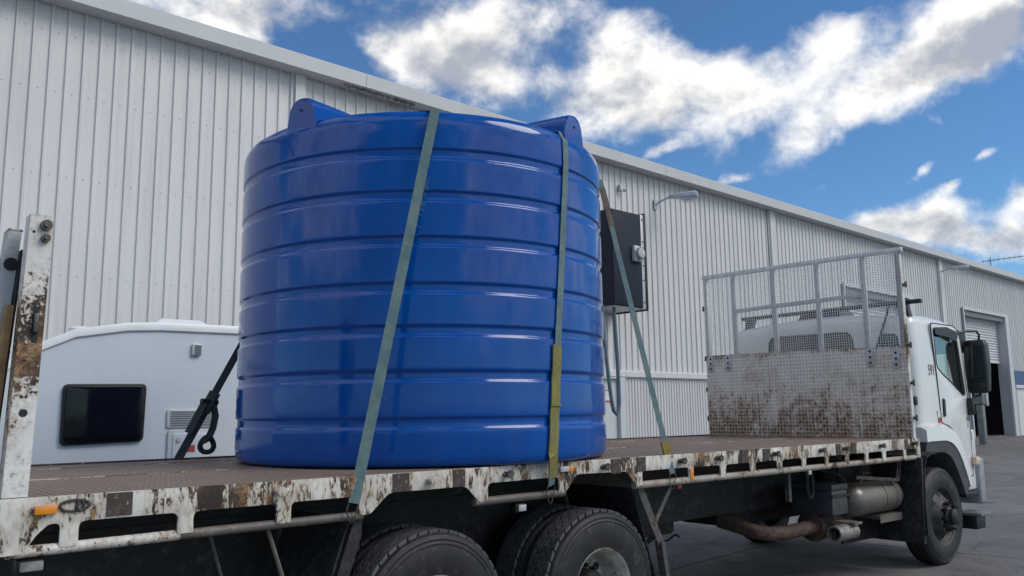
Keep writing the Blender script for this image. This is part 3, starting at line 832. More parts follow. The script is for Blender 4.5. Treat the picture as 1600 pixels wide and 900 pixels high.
obj('rub_pipe', G().tube([(1.374, .014, -.206), (2.30, .014, -.202)], .022, 12), 'pipe_paint', T)
obj('rub_pipe', G().tube([(3.03, .013, -.194), (3.74, .013, -.190)], .024, 12), 'pipe_paint', T)
obj('rub_pipe', G().tube([(4.40, .013, -.190), (6.4, .013, -.189), (8.62, .013, -.188)], .025, 12), 'worn_pipe', T)
g = G().box(XR, XF, W_, W_+.012, -.19, .012); obj('far_side_rail', g, 'brown_paint', T)
# deck of chequer plates with welded seams
xs = [XR, 3.4, 6.1, 8.6]
for a, b_ in zip(xs, xs[1:]):
    for c, d in ((.001, 1.045), (1.051, 2.03), (2.036, 2.449)):
        obj('deck_plate', G().box(a+.003, b_-.003, c, d, -.008, -.0005), 'deck_plate', T)
for y in (1.048, 2.033):
    pts = [(XR+.03*k, y+random.uniform(-.004, .004), -.002+random.uniform(-.001, .002)) for k in range(int((8.55-XR)/.03))]
    obj('weld_bead', G().tube(pts, .0045, 5), 'weld', T)
for k in range(22):
    x = .62 + k*.385
    obj('cross_bearer', G().box(x, x+.05, .03, 2.42, -.10, -.009), 'chassis_paint', T)
for y in (.78, 1.58):
    obj('chassis_rail', G().box(.45, 9.9, y, y+.09, -.62, -.24), 'chassis_paint', T)
    obj('subframe_rail', G().box(.45, 8.6, y, y+.09, -.237, -.101), 'chassis_paint', T)
for x in (1.0, 2.2, 3.3, 4.9, 6.2, 7.6):
    obj('chassis_crossmember', G().box(x, x+.09, .872, 1.578, -.55, -.3), 'chassis_paint', T)
obj('rear_bumper_beam', G().box(.46, .60, .05, 2.4, -.6, -.48, .01), 'chassis_paint', T)
# brown stake pockets on the rail
for a, b_ in ((1.058, 1.161), (2.468, 2.573), (2.863, 2.948), (4.153, 4.246), (4.406, 4.498), (5.612, 5.706), (5.907, 5.997), (7.038, 7.121), (7.309, 7.394), (8.351, 8.42)):
    obj('stake_pocket', G().box(a, b_, -.0175, -.0125, -.098, -.002, .0015, 1), 'brown_paint', T)
# rope hooks
for k, x in enumerate((1.824, 2.702, 3.246, 4.074, 4.865, 5.299, 6.06, 6.765, 7.172, 7.839, 8.514)):
    g = G().cyl((x, -.012, -.048), (x, -.055, -.046), .016, 10).cyl((x, -.055, -.046), (x, -.066, -.046), .024, 10)
    g.cyl((x-.02, -.02, -.05), (x+.05, -.03, -.045), .011, 8)
    obj('rope_hook', g, 'rail_paint' if k < 2 else 'hook_steel', T)
pts = [(.905+.045*math.cos(a*math.pi/8)*1.25+.03, -.016, -.043+.022*math.sin(a*math.pi/8)) for a in range(16)]
obj('rope_hook', G().tube(pts, .006, 6, True), 'hook_steel', T)
pts = [(.955+.012*math.cos(a*math.pi/5), -.022, -.043+.022*math.sin(a*math.pi/5)) for a in range(10)]
obj('rope_hook', G().tube(pts, .006, 6, True), 'hook_steel', T)
# marker lamps
mk = obj('marker_lamp', G().box(.786, .867, -.034, -.0125, -.068, -.034, .003), 'amber_lens', T, label='orange side marker lamp')
obj('marker_lamp', G().box(3.68, 3.755, -.03, -.0125, -.06, -.026, .003), 'clear_lens', T, label='white and orange side marker lamp')
obj('marker_lens', G().box(3.756, 3.795, -.03, -.0125, -.06, -.026, .003), 'amber_lens', T)
obj('reflector', G().box(4.978, 5.014, -.02, -.0125, -.185, -.105, .002), 'amber_lens', T)
def under_lamp(x, z, lens, y=.02, w=.07):
    l = obj('lamp_housing', G().box(x-w/2-.012, x+w/2, y-.012, y+.05, z-.026, z+.026, .004), 'black_plastic', T)
    obj('lamp_lens', G().box(x-w/2, x+w/2, y-.03, y-.0125, z-.02, z+.02, .006), lens, l)
under_lamp(.80, -.272, 'dull_lens', .05, .085)
under_lamp(3.40, -.255, 'clear_lens', .04, .06)
under_lamp(4.90, -.225, 'red_lens', .05, .05)
under_lamp(6.62, -.225, 'clear_lens', .03, .05)
# rear corner post and folded ramps
g = G(); g.loft([[Vector((x, y, 0.003)) for x, y in ((.672, .0), (.764, .0), (.764, .09), (.672, .09))], [Vector((x, y, 1.155)) for x, y in ((.704, .0), (.792, .0), (.792, .09), (.704, .09))]])
post = obj('rear_post', g, 'post_paint', T)
def onpost(fx, z):
    k = z/1.155; return .672+.032*k + fx*(.092-.004*k)
for fx, z, r_ in ((.68, 1.11, .023), (.70, 1.055, .018)):
    x = onpost(fx, z)
    b1 = obj('bolt', G().cyl((x, -.001, z), (x, -.02, z), r_, 12).cyl((x, -.02, z), (x, -.032, z), r_*.5, 6), 'hook_steel', post)
x = onpost(.5, .335); obj('hole', G().cyl((x, .002, .335), (x, -.0015, .335), .016, 16), 'shade_black', post)
x = onpost(.62, .70); obj('slot', plate([rpoly([(x-.012, .62), (x+.012, .62), (x+.014, .77), (x-.01, .77)], .012)], -.002, .002), 'shade_black', post)
obj('latch', G().box(x-.008, x+.01, -.02, -.0025, .66, .74, .003), 'hook_steel', post)
for z, fx in ((.545, .35), (.40, .55), (1.08, .2)):
    x = onpost(fx, z); obj('hole', G().cyl((x, .002, z), (x, -.0015, z), .006, 10), 'shade_black', post)
def ramp(x0, x1, y0, y1, lean, ztop):
    g = G(); g.loft([[Vector((x, y, -.15)) for x, y in ((x0-lean, y0), (x1-lean, y0), (x1-lean, y1), (x0-lean, y1))], [Vector((x, y, ztop)) for x, y in ((x0, y0), (x1, y0), (x1, y1), (x0, y1))]])
    return g
r1 = obj('ramp_beam', ramp(.655, .705, .16, .27, .09, 1.105), 'ramp_paint', T)
obj('ramp_cap', G().box(.654, .708, .158, .272, 1.106, 1.113), 'rail_paint', r1)
obj('hole', G().cyl((.672, .155, .96), (.672, .161, .96), .028, 16), 'shade_black', r1)
obj('ramp_beam', ramp(.70, .712, .12, .30, .07, 1.02), 'chassis_paint', T)
obj('ramp_board', ramp(.655, .685, .10, .15, .05, .78), 'timber', T)
obj('ramp_beam', ramp(.55, .60, .10, .16, .05, .55), 'black_panel', T)
obj('ramp_frame', G().bar((.58, .30, .2), (.62, .30, 1.0), .05, .06), 'black_panel', T)
obj('sign_plate', G().box(.545, .612, .088, .094, .18, .34), 'sticker_red', T)
# headboard
HX = 8.567
hbp = obj('headboard', plate([[(0.0, -.01), (W_, -.01), (W_, .965), (0.0, .925)]], HX, HX+.006, 'yz'), 'headboard_plate', T)
for y0, z0 in ((.06, .70), (.33, .73), (2.09, .76), (2.34, .76)):
    k = obj('stake_plate', plate([rpoly([(y0, z0), (y0+.085, z0), (y0+.085, z0+.2), (y0, z0+.2)], .03)], HX-.008, HX-.001, 'yz'), 'ramp_paint', hbp)
    for j in range(3):
        obj('hole', G().cyl((HX-.0095, y0+.042, z0+.04+j*.06), (HX-.004, y0+.042, z0+.04+j*.06), .014, 10), 'shade_black', k)
for y in (.0, 2.4):
    obj('frame_post', G().box(HX+.007, HX+.055, y, y+.05, -.01, 1.91, .004), 'galvanised' if y > 1 else 'old_galvanised', T)
g = G().box(HX-.052, HX-.03, -.014, .012, -.19, 1.86); obj('edge_strip', G().box(HX+.0, HX+.05, -.012, -.001, 0.002, 1.86), 'post_paint', T)
obj('top_rail', G().bar((HX+.03, -.03, 1.918), (HX+.03, 2.47, 1.936), .05, .05, bev=.005), 'galvanised', T)
for y in (.40, .93, 1.48, 2.02):
    obj('mesh_post', G().box(HX+.012, HX+.045, y-.028, y+.028, .90, 1.90, .003), 'galvanised', T)
obj('mid_rail', G().bar((HX+.028, .43, 1.495), (HX+.028, 2.0, 1.475), .03, .045), 'galvanised', T)
g = G()
n = int(2.42/.0265)
for k in range(n+1):
    y = .015 + k*.0265
    g.bar((HX+.004, y, .93), (HX+.004, y, 1.90), .0036, .0036, (0, 1, 0))
for k in range(37):
    z = .95 + k*.0262
    g.bar((HX-.001, .01, z), (HX-.001, 2.44, z+.012), .0036, .0036)
obj('wire_mesh', g, 'mesh_wire', T, kind='stuff', flat=True)
for y, sgn in ((-.03, -1), (2.47, 1)):
    for z in (.93, 1.55, .55, .2):
        obj('rope_cleat', G().cyl((HX+.03, y-sgn*.03, z), (HX+.03, y+sgn*.012, z), .016, 8).cyl((HX+.03, y+sgn*.012, z-.03), (HX+.03, y+sgn*.012, z+.03), .012, 8), 'hook_steel', T)

# wheels
def tyre_prof(steer):
    p = [(.288, .035), (.297, .014), (.33, .004), (.375, .0), (.41, .002), (.425, .006), (.428, .010), (.434, .010), (.437, .007), (.446, .010), (.449, .014), (.455, .014), (.458, .012), (.468, .018), (.474, .022), (.482, .034)]
    if steer:
        p += [(.492, .042), (.4945, .05)]
        for y in (.08, .118, .15, .188):
            p += [(.496, y), (.484, y+.002), (.484, y+.009), (.496, y+.011)]
        p += [(.4945, .218), (.492, .227)]
    else:
        p += [(.483, .05), (.483, .22)]
    q = [(r_, .27-y) for r_, y in p[:16]][::-1]
    return p + q
PROTO = {}
def nuts_ring(y, r_, n=10):
    return [(r_*math.cos(2*math.pi*(k+.5)/n), y, r_*math.sin(2*math.pi*(k+.5)/n)) for k in range(n)]
def make_wheel(kind):
    """centred on the origin, outer face y=0, axle along +y"""
    org = Vector((0, 0, 0))
    if kind == 'steer':
        rim = G().lathe(org, [(.285, .02), (.298, .012), (.296, .02), (.278, .035), (.268, .06), (.255, .075), (.235, .065), (.20, .03), (.178, -.005), (.165, -.018), (.10, -.02), (.10, .05), (.25, .12), (.28, .2), (.298, .255), (.285, .262)], 40, 'Y', True)
        ro = obj('wheel', rim, 'wheel_dusty', T)
    else:
        rim = G().lathe(org, [(.283, .024), (.298, .010), (.300, .018), (.284, .028), (.276, .05), (.262, .07), (.256, .12), (.248, .17), (.225, .205), (.13, .212), (.11, .20), (.10, .25), (.24, .25), (.27, .24), (.298, .262), (.283, .255)], 48, 'Y', True)
        for v in rim.b.verts: v.co.x *= .86; v.co.z *= .86
        ro = obj('wheel', rim, 'wheel_paint', T)
    ORIG[ro.name] = org.copy()
    # re-centre on the axle
    off = ro.location + ORIG[T.name]
    for v in ro.data.vertices: v.co += off
    parts = []
    def sub(name, g, m, kd=None):
        o_ = obj(name, g, m, ro, kind=kd); parts.append(o_); return o_
    tp_ = tyre_prof(kind == 'steer')
    if kind != 'steer': tp_ = [(.495-(.495-r_)*(.245/.207) if r_ < .47 else r_, y_) for r_, y_ in tp_]
    sub('tyre', G().lathe(org, tp_, 72, 'Y', True), 'tyre_rubber')
    if kind != 'steer':
        g = G(); N = 44
        for row, yc in enumerate((.058, .097, .135, .173, .212)):
            w = .0150
            for k in range(N):
                a0 = (k + (.5 if row % 2 else 0))*2*math.pi/N; da = .72*2*math.pi/N; sk = .045 if row % 2 else -.045
                ring = []
                for rad in (.480, .5015):
                    kk = 1.0 if rad < .49 else .985
                    pts_ = []
                    for (yy, aa) in ((-w, -.5), (0, -.5), (w, -.5), (w, .5), (0, .5), (-w, .5)):
                        a = a0 + da*aa*kk + (sk*.5*(1 if abs(yy) < 1e-6 else -1))
                        pts_.append(Vector((rad*math.cos(a), yc+yy*kk, rad*math.sin(a))))
                    ring.append(pts_)
                g.loft(ring)
        sub('tread', g, 'tread_rubber', 'stuff')
    else:
        g = G()
        sub('tread', G().lathe(org, [(.4965, .118+.012), (.4975, .133), (.4975, .137), (.4965, .14)], 72, 'Y'), 'tyre_rubber')
    if kind == 'steer':
        sub('hub', G().lathe(org, [(.105, -.022), (.10, -.05), (.085, -.06), (.08, -.10), (.055, -.115), (.01, -.118)], 24, 'Y'), 'hub_grease')
        for p in nuts_ring(-.02, .138):
            sub('wheel_nut', G().cyl(p, (p[0], -.062, p[2]), .017, 6).cyl((p[0], -.062, p[2]), (p[0], -.085, p[2]), .010, 6), 'hub_grease')
        hh = [(.215*math.cos(2*math.pi*k/8), .046, .215*math.sin(2*math.pi*k/8)) for k in range(8)]
        for p in hh:
            nrm = Vector((p[0]/.215*.66, -.75, p[2]/.215*.66)).normalized()
            sub('hand_hole', G().cyl(Vector(p)+nrm*.006, Vector(p)-nrm*.02, .026, 12), 'shade_black')  # dark disc paints the shade of an open hand hole
    else:
        sub('hub', G().lathe(org, [(.11, .21), (.105, .12), (.09, .10), (.02, .095)], 24, 'Y'), 'hub_grease')
        for p in nuts_ring(.21, .128):
            sub('wheel_nut', G().cyl(p, (p[0], .165, p[2]), .016, 6), 'hub_grease')
        for k in range(8):
            a = 2*math.pi*k/8 + .3
            sub('hand_hole', G().cyl((.165*math.cos(a), .202, .165*math.sin(a)), (.165*math.cos(a), .225, .165*math.sin(a)), .027, 14), 'shade_black')  # near-black disc in place of a shaded opening
    return ro, parts
def place_wheel(proto, x, y, flip, firstuse):
    ro, parts = proto
    loc = Vector((x, y, ZG+(.495 if x > 5 else .487))) - ORIG[T.name]
    if not firstuse:
        c = ro.copy(); COL.objects.link(c); c.parent = T
        for q in parts:
            d_ = q.copy(); COL.objects.link(d_); d_.parent = c
        ro = c
    ro.location = loc
    ro.rotation_euler = (0, random.uniform(0, 6), math.pi if flip else 0)
st = make_wheel('steer')
FW, R1, R2 = 9.30, 4.13, 2.80
place_wheel(st, FW, .06, False, True)
place_wheel(st, FW, 2.39, True, False)
dr = make_wheel('drive')
f_ = True
for x in (R1, R2):
    for y, fl in ((.045, False), (.355, False), (2.405, True), (2.095, True)):
        place_wheel(dr, x, y, fl, f_); f_ = False
for x in (R1, R2, FW):
    obj('axle', G().cyl((x, .3, ZG+.49), (x, 2.15, ZG+.49), .075, 12).lathe((x, 1.22, ZG+.49), [(.05, -.2), (.2, -.1), (.22, 0), (.2, .1), (.05, .2)], 20, 'Y'), 'chassis_paint', T)
for y in (.70, 1.74):
    obj('leaf_spring', G().box(R2-.3, R1+.3, y, y+.075, -.72, -.64).box(R2, R1, y, y+.075, -.76, -.721), 'chassis_paint', T)

# mud guards, flaps, braces under the tray
g = G().prism([(2.02, -.90), (2.25, -.225), (2.265, -.225), (2.035, -.90)], .065, .74, 'xz'); obj('mudflap', g, 'black_rubber', T)
g = G().prism([(2.03, -.92), (2.275, -.215), (2.32, -.215), (2.315, -.31), (2.10, -.92)], .04, .064, 'xz'); obj('mudguard_stay', g, 'black_rubber', T)
obj('side_rod', G().cyl((1.80, .05, -.21), (1.98, .05, -.72), .011, 8), 'pipe_paint', T)
obj('side_rod', G().cyl((1.58, .22, -.21), (1.78, .22, -.85), .009, 8), 'strut_steel', T)
obj('side_skirt', G().box(.5, 1.9, .80, .815, -1.0, -.2), 'chassis_paint', T)
obj('mudguard_stay', G().bar((4.50, .05, -.215), (4.70, .05, -.60), .012, .06, (1, 0, 0)), 'strut_steel', T)
obj('mudguard_stay', G().bar((4.825, .045, -.225), (4.63, .045, -.47), .012, .032, (1, 0, 0)), 'strut_steel', T)
g = G().prism([(4.685, -.59), (4.725, -.59), (4.80, -1.02), (4.76, -1.02)], .03, .09, 'xz'); obj('mudguard_stay', g, 'strut_steel', T)
g = G().prism([(4.46, -.215), (4.475, -.215), (4.76, -1.02), (4.745, -1.02)], .091, .76, 'xz'); obj('mudflap', g, 'black_rubber', T)
# big dark fittings amidships, cables
obj('fuel_tank', G().box(5.1, 6.35, 1.70, 2.35, -.74, -.26, .05, 3), 'chassis_paint', T)
obj('gearbox', G().box(6.75, 8.3, .92, 1.55, -.78, -.25, .06, 3), 'chassis_paint', T)
obj('drive_shaft', G().cyl((3.9, 1.22, -.6), (7.1, 1.22, -.62), .055, 12), 'chassis_paint', T)
obj('air_box', G().box(4.95, 5.9, .88, 1.5, -.74, -.25, .04), 'chassis_paint', T)
pts = [(4.8+.04*k, 1.15, -.80-.03*math.sin(k*.55)-.025*math.sin(k*1.3+1)) for k in range(34)]
obj('cable', G().tube(pts, .012, 6), 'black_rubber', T)
pts = [(5.0+.035*k, 1.05, -.78-.045*abs(math.sin(k*.4))) for k in range(34)]
obj('cable', G().tube(pts, .010, 6), 'black_rubber', T)
# air tank
ax, ay, az_ = 7.62, .27, -.555
prof = [(.02, 0), (.08, .012), (.125, .045), (.152, .10), (.156, .14), (.156, .86), (.152, .90), (.125, .955), (.08, .985), (.02, 1.0)]
at_ = obj('air_tank', G().lathe((ax, ay, az_), prof, 40, 'X'), 'air_tank_metal', T)
for x in (.56, .78):
    obj('tank_band', G().lathe((ax+x, ay, az_), [(.157, 0), (.161, 0), (.161, .035), (.157, .035)], 40, 'X', True), 'air_tank_metal', at_)
for x in (.35, .55): obj('fitting', G().cyl((ax+x, ay, az_+.15), (ax+x, ay, az_+.20), .022, 8), 'hook_steel', at_)
obj('bracket', G().box(ax+.45, ax+.9, ay-.12, ay+.12, az_-.20, az_-.165).box(ax+.45, ax+.9, ay-.125, ay-.12, az_-.235, az_-.165), 'air_tank_metal', T)
obj('air_hose', G().tube([(ax+.02, ay-.05, az_+.02), (ax-.02, ay-.06, az_+.1), (ax-.02, ay-.04, az_+.2), (ax-.09, ay+.02, az_+.26), (ax-.2, ay+.1, az_+.28)], .013, 8), 'black_rubber', T)
obj('air_hose', G().tube([(ax+.35, ay, az_+.2), (ax+.37, ay-.02, az_+.23), (ax+.5, ay-.02, az_+.235), (ax+.56, ay, az_+.2)], .012, 8), 'hook_steel', T)
# battery box
bb = obj('battery_box', G().box(7.30, 7.58, .20, .62, -.66, -.44, .012), 'battery_case', T)
obj('battery_lid', G().box(7.29, 7.59, .19, .63, -.439, -.385, .012), 'battery_case', bb)
obj('clamp', G().box(7.285, 7.6, .185, .20, -.50, -.475), 'black_plastic', bb)
obj('hanger', G().box(6.76, 6.80, .3, .34, -.5, -.2), 'strut_steel', T)
obj('spare_hose', G().tube([(7.15+.05*math.cos(a), .33, -.38+.12*math.sin(a)) for a in [k*.5 for k in range(13)]], .022, 8, True), 'black_rubber', T)
# exhaust
obj('exhaust_pipe', G().tube([(6.35, .75, -.66), (6.36, .58, -.69), (6.42, .44, -.73), (6.55, .38, -.76), (6.8, .38, -.775), (7.15, .40, -.77), (7.35, .42, -.77)], .062, 14), 'exhaust_rust', T)
mf = obj('muffler', G().lathe((7.3, .45, -.77), [(.06, -.05), (.07, 0), (.13, .02), (.14, .05), (.14, .55), (.12, .58)], 32, 'X'), 'exhaust_rust', T)
obj('muffler_ring', G().lathe((7.36, .45, -.77), [(.141, 0), (.148, .005), (.148, .02), (.141, .025)], 32, 'X', True), 'exhaust_rust', mf)
tp = obj('tail_pipe', G().lathe((7.18, .14, -.80), [(.055, 0), (.07, 0), (.07, .34), (.055, .34), (.055, .1)], 24, 'X', True), 'exhaust_steel', T)
obj('pipe_inside', G().lathe((7.18, .14, -.80), [(.053, .12), (.01, .12)], 20, 'X'), 'shade_black', tp)
obj('tail_bracket', G().box(7.40, 7.53, .05, .4, -.735, -.715), 'exhaust_steel', T)

# cab
CYC, HW = 1.225, 1.135
def cab_ring(x, hw, zt, zb, rad, crown=.05, inset=0.0):
    hw -= inset; zt -= inset; zb += inset; rad = max(.02, rad-inset)
    ps = []
    n = 6
    half = [(hw, zb), (hw, zb+(zt-rad-zb)*.33), (hw-.004, zb+(zt-rad-zb)*.7), (hw-.022, zt-rad)]
    for k in range(1, n+1):
        a = k/n*math.pi/2
        half.append((hw-.022-rad+rad*math.cos(a), zt-rad+rad*math.sin(a)))
    last = half[-1][0]
    half += [(last*.66, zt+crown*.55), (last*.33, zt+crown*.9)]
    ps = [Vector((x, CYC+y, z)) for y, z in half] + [Vector((x, CYC, zt+crown))] + [Vector((x, CYC-y, z)) for y, z in half[::-1]]
    return ps
CAB = [(8.945, HW-.15, 1.14, .02, .10, .03), (8.955, HW-.075, 1.20, .0, .10, .04), (8.985, HW-.03, 1.25, -.02, .11, .05), (9.03, HW-.008, 1.28, -.04, .11, .055), (9.09, HW, 1.295, -.05, .11, .055), (9.5, HW, 1.30, -.05, .10, .055), (9.85, HW, 1.275, -.05, .09, .05), (10.02, HW, 1.235, -.05, .08, .045), (10.12, HW-.005, 1.17, -.05, .07, .04), (10.17, HW-.01, 1.06, -.05, .06, .02), (10.21, HW-.015, .80, -.05, .06, .01), (10.25, HW-.02, .5, -.05, .06, .01), (10.27, HW-.03, .30, -.05, .06, .01), (10.285, HW-.06, .22, -.03, .05, .0)]
shell = G().loft([cab_ring(*c) for c in CAB])
inner = G().loft([cab_ring(c[0]+(.04 if i < 4 else -.02 if i > 9 else .0), c[1], c[2], c[3], c[4], c[5], .035) for i, c in enumerate(CAB[1:-1])])
WIN = [(9.452, 1.155), (9.462, .74), (9.60, .66), (9.80, .575), (10.095, .425), (10.135, .47), (10.08, .80), (10.015, 1.115)]
wr = rpoly(WIN, [.03, .06, .05, .05, .03, .02, .03, .05])
cut_side = plate([wr], -1.0, 4.0)
REARW = rpoly([(.72, .70), (1.82, .70), (1.80, 1.155), (.76, 1.145)], [.05, .05, .10, .10])
REARC = rpoly([(.20, .70), (.47, .70), (.45, 1.10), (.25, 1.09)], .06)
cut_rear = plate([REARW], 8.8, 9.15, 'yz'); cut_rc = plate([REARC], 8.8, 9.15, 'yz')
cut_front = plate([rpoly([(.22, .42), (2.23, .42), (2.16, 1.09), (.29, 1.09)], .06)], 9.95, 10.6, 'yz')
cabg = boolean(shell, [inner, cut_side, cut_rear, cut_rc, cut_front])
cab = obj('cab', cabg, 'cab_white', T, sharp=40)
SY = CYC-HW      # near side face of the cab
def cab_part(name, g, m, **k): return obj(name, g, m, cab, **k)
cab_part('side_window', plate([wr], SY+.012, SY+.017), 'cab_glass')
cab_part('side_window', plate([wr], CYC+HW-.017, CYC+HW-.012), 'cab_glass')
cab_part('rear_window', plate([REARW], 8.965, 8.970, 'yz'), 'dark_glass')
cab_part('rear_window', plate([REARC], 8.973, 8.978, 'yz'), 'dark_glass')
def outline(poly, y, r_): return G().tube([(u, y, v) for u, v in poly], r_, 6, True)
cab_part('window_seal', outline(wr, SY+.002, .012), 'black_rubber')
cab_part('window_seal', G().tube([(8.952, u, v) for u, v in REARW], .012, 6, True), 'black_rubber')
cab_part('window_seal', G().tube([(8.965, u, v) for u, v in REARC], .012, 6, True), 'black_rubber')
# thick dark strip down the front of the side window, weather shield over it
cab_part('quarter_strip', plate([[(10.005, 1.13), (10.045, 1.13), (10.155, .46), (10.12, .42), (10.06, .5), (10.045, .8)]], SY-.006, SY+.011), 'black_plastic')
cab_part('weather_shield', plate([rpoly([(9.445, 1.165), (9.45, 1.09), (9.75, 1.075), (9.99, 1.03), (10.03, 1.10), (9.98, 1.15), (9.75, 1.185)], .02)], SY-.028, SY-.018), 'black_plastic')
# door: shut line, handle, step
DOOR = rpoly([(9.395, 1.215), (9.45, .62), (9.475, .135), (9.70, .09), (9.93, -.13), (10.02, -.46), (10.18, -.46), (10.215, .30), (10.175, .80), (10.12, 1.13), (10.0, 1.21)], [.05, .1, .03, .1, .1, .03, .03, .1, .1, .08, .08])
cab_part('door', plate([DOOR, wr], SY-.004, SY+.02, bev=.002), 'cab_white')
cab_part('door_seam', outline(DOOR, SY-.001, .0075), 'seam_dark')
cab_part('door_handle', plate([rpoly([(9.52, .20), (9.575, .20), (9.585, .39), (9.53, .40)], .025)], SY-.018, SY-.004, bev=.004), 'black_plastic')
for z in (.35, .55, .75, .95):
    cab_part('panel_line', G().box(8.949, 8.953, CYC-HW+.08, CYC-HW+.13, z, z+.006), 'seam_dark')
cab_part('rear_latch', G().box(8.93, 9.0, SY+.02, SY+.10, .33, .42, .01), 'black_plastic')
cab_part('number', text_mesh('591', .125, lambda c: Vector((9.335+c.x*.85, SY-.001-c.z, .695+c.y*1.35))), 'number_gold')
cab_part('sticker', G().box(9.455-.07, 9.455, SY-.006, SY-.0045, .20, .27), 'sticker_white')
cab_part('sticker', G().box(9.455-.06, 9.46, SY-.006, SY-.0045, .14, .19), 'sticker_red')
cab_part('sticker', G().box(10.125, 10.19, SY-.0075, SY-.005, .145, .19), 'sticker_green')
cab_part('sticker', G().box(10.13, 10.19, SY-.0075, SY-.005, .07, .13), 'lamp_grey')
# wing over the wheel
def arch(cx, cz_, pts, dy): return pts
OUT = rpoly([(8.96, .10), (9.03, .135), (9.50, .135), (9.70, .06), (9.86, -.10), (9.97, -.36), (10.0, -.47)], [0, .03, .1, .15, .15, .1, 0], 5)
INN = rpoly([(8.93, -.05), (9.0, -.045), (9.42, -.045), (9.60, -.10), (9.74, -.24), (9.86, -.46), (9.90, -.56)], [0, .03, .1, .15, .15, .1, 0], 5)
IN2 = rpoly([(8.92, -.17), (9.0, -.165), (9.38, -.165), (9.54, -.22), (9.66, -.36), (9.78, -.56), (9.82, -.64)], [0, .03, .1, .15, .15, .1, 0], 5)
g = G(); g.loft([[Vector((a[0], SY-.005, a[1])), Vector((a[0]*.8+b_[0]*.2, SY-.062, a[1]*.8+b_[1]*.2)), Vector((b_[0], SY-.075, b_[1])), Vector((b_[0], SY+.15, b_[1])), Vector((a[0], SY+.15, a[1]))] for a, b_ in zip(OUT, INN)])
cab_part('wheel_arch', g, 'cab_white', sharp=50)
g = G(); g.loft([[Vector((a[0], SY-.066, a[1])), Vector((b_[0], SY-.05, b_[1])), Vector((b_[0], SY+.35, b_[1])), Vector((a[0], SY+.35, a[1]))] for a, b_ in zip(INN, IN2)])
cab_part('arch_liner', g, 'flare_grey', sharp=50)
g = G(); g.loft([[Vector((a[0], 2*CYC-SY+.005, a[1])), Vector((b_[0], 2*CYC-SY+.075, b_[1])), Vector((b_[0], 2*CYC-SY-.15, b_[1])), Vector((a[0], 2*CYC-SY-.15, a[1]))] for a, b_ in zip(OUT, INN)])
cab_part('wheel_arch', g, 'cab_white', sharp=50)
cab_part('lower_front', G().box(10.0, 10.27, SY+.002, 2*CYC-SY-.002, -.62, -.056, .03, 3), 'cab_white')
cab_part('engine_cover', G().box(8.98, 9.95, .82, 1.65, -.6, -.06), 'chassis_paint')
cab_part('lower_step', G().box(9.90, 10.24, SY-.02, SY+.2, -.68, -.625, .01), 'black_plastic')
# bumper, guard and step
obj('bumper', G().box(10.29, 10.44, .06, 2.39, -.78, -.27, .03, 3), 'bumper_grey', T)
obj('indicator', G().box(10.16, 10.26, .035, .085, -.34, -.25, .01), 'cream_lens', T)
obj('wiper_cover', G().box(10.285, 10.36, .10, 2.35, -.265, .05, .03, 3), 'cab_white', T)
stp = obj('entry_step', G().box(10.02, 10.36, -.02, .24, -.885, -.855, .006), 'post_grey', T)
obj('step_bracket', G().box(10.04, 10.28, .04, .24, -1.03, -.886, .01), 'black_plastic', stp)
# black guard behind the front wheel
g = G().prism([(-.02, -1.02), (.62, -1.02), (.62, -.24), (.40, -.19), (-.05, -.19)], 8.60, 8.635, 'yz'); obj('mudflap', g, 'black_rubber', T)
g = G(); g.loft([[Vector((x, y, z)) for y in (-.05, .4)] + [Vector((x+.02, y, z+.02)) for y in (.4, -.05)] for x, z in ((8.62, -.95), (8.63, -.5), (8.66, -.3), (8.73, -.2), (8.85, -.165), (8.93, -.165))])
obj('mudguard', g, 'black_rubber', T)
obj('guard_bracket', plate([rpoly([(8.36, -.40), (8.44, -.40), (8.50, -.20), (8.42, -.20)], .02), rpoly([(8.395, -.37), (8.425, -.37), (8.465, -.235), (8.435, -.235)], .012)], .10, .115), 'hook_steel', T)
obj('guard_panel', G().box(7.9, 8.598, .45, .47, -1.0, -.2), 'chassis_paint', T)
obj('guard_rail', G().bar((7.6, .12, -.33), (8.42, .11, -.40), .02, .03), 'hook_steel', T)
# mirrors
def mring(z, x0, x1, y0, y1, r_):
    pl = rpoly([(x0, y0), (x1, y0), (x1, y1), (x0, y1)], r_, 3); return [Vector((a, b_, z)) for a, b_ in pl]
mr = obj('mirror', G().loft([mring(.455, 10.32, 10.40, -.07, .10, .03), mring(.48, 10.30, 10.43, -.10, .125, .04), mring(.75, 10.28, 10.45, -.115, .13, .045), mring(1.0, 10.29, 10.44, -.115, .13, .045), mring(1.05, 10.31, 10.41, -.095, .11, .035), mring(1.062, 10.33, 10.39, -.07, .09, .02)]), 'black_plastic', T)
obj('mirror_glass', G().box(10.276, 10.2795, -.09, .105, .62, 1.0), 'mirror_glass', mr)
obj('wide_mirror', G().lathe((10.285, -.03, .54), [(.02, -.012), (.045, -.006), (.05, .02)], 16, 'X'), 'black_plastic', mr)
obj('mirror_arm', G().tube([(10.05, SY, 1.13), (10.22, .05, 1.16), (10.34, -.02, 1.165), (10.36, -.04, 1.12), (10.36, -.03, 1.04)], .013, 8), 'black_plastic', T)
obj('mirror_arm', G().tube([(10.18, SY-.02, .30), (10.20, SY-.04, .38), (10.28, .02, .42), (10.35, .0, .43), (10.36, .0, .47)], .013, 8), 'black_plastic', T)
obj('mirror_bracket', G().box(10.17, 10.23, SY-.07, SY+.03, .21, .40, .015), 'black_plastic', T)
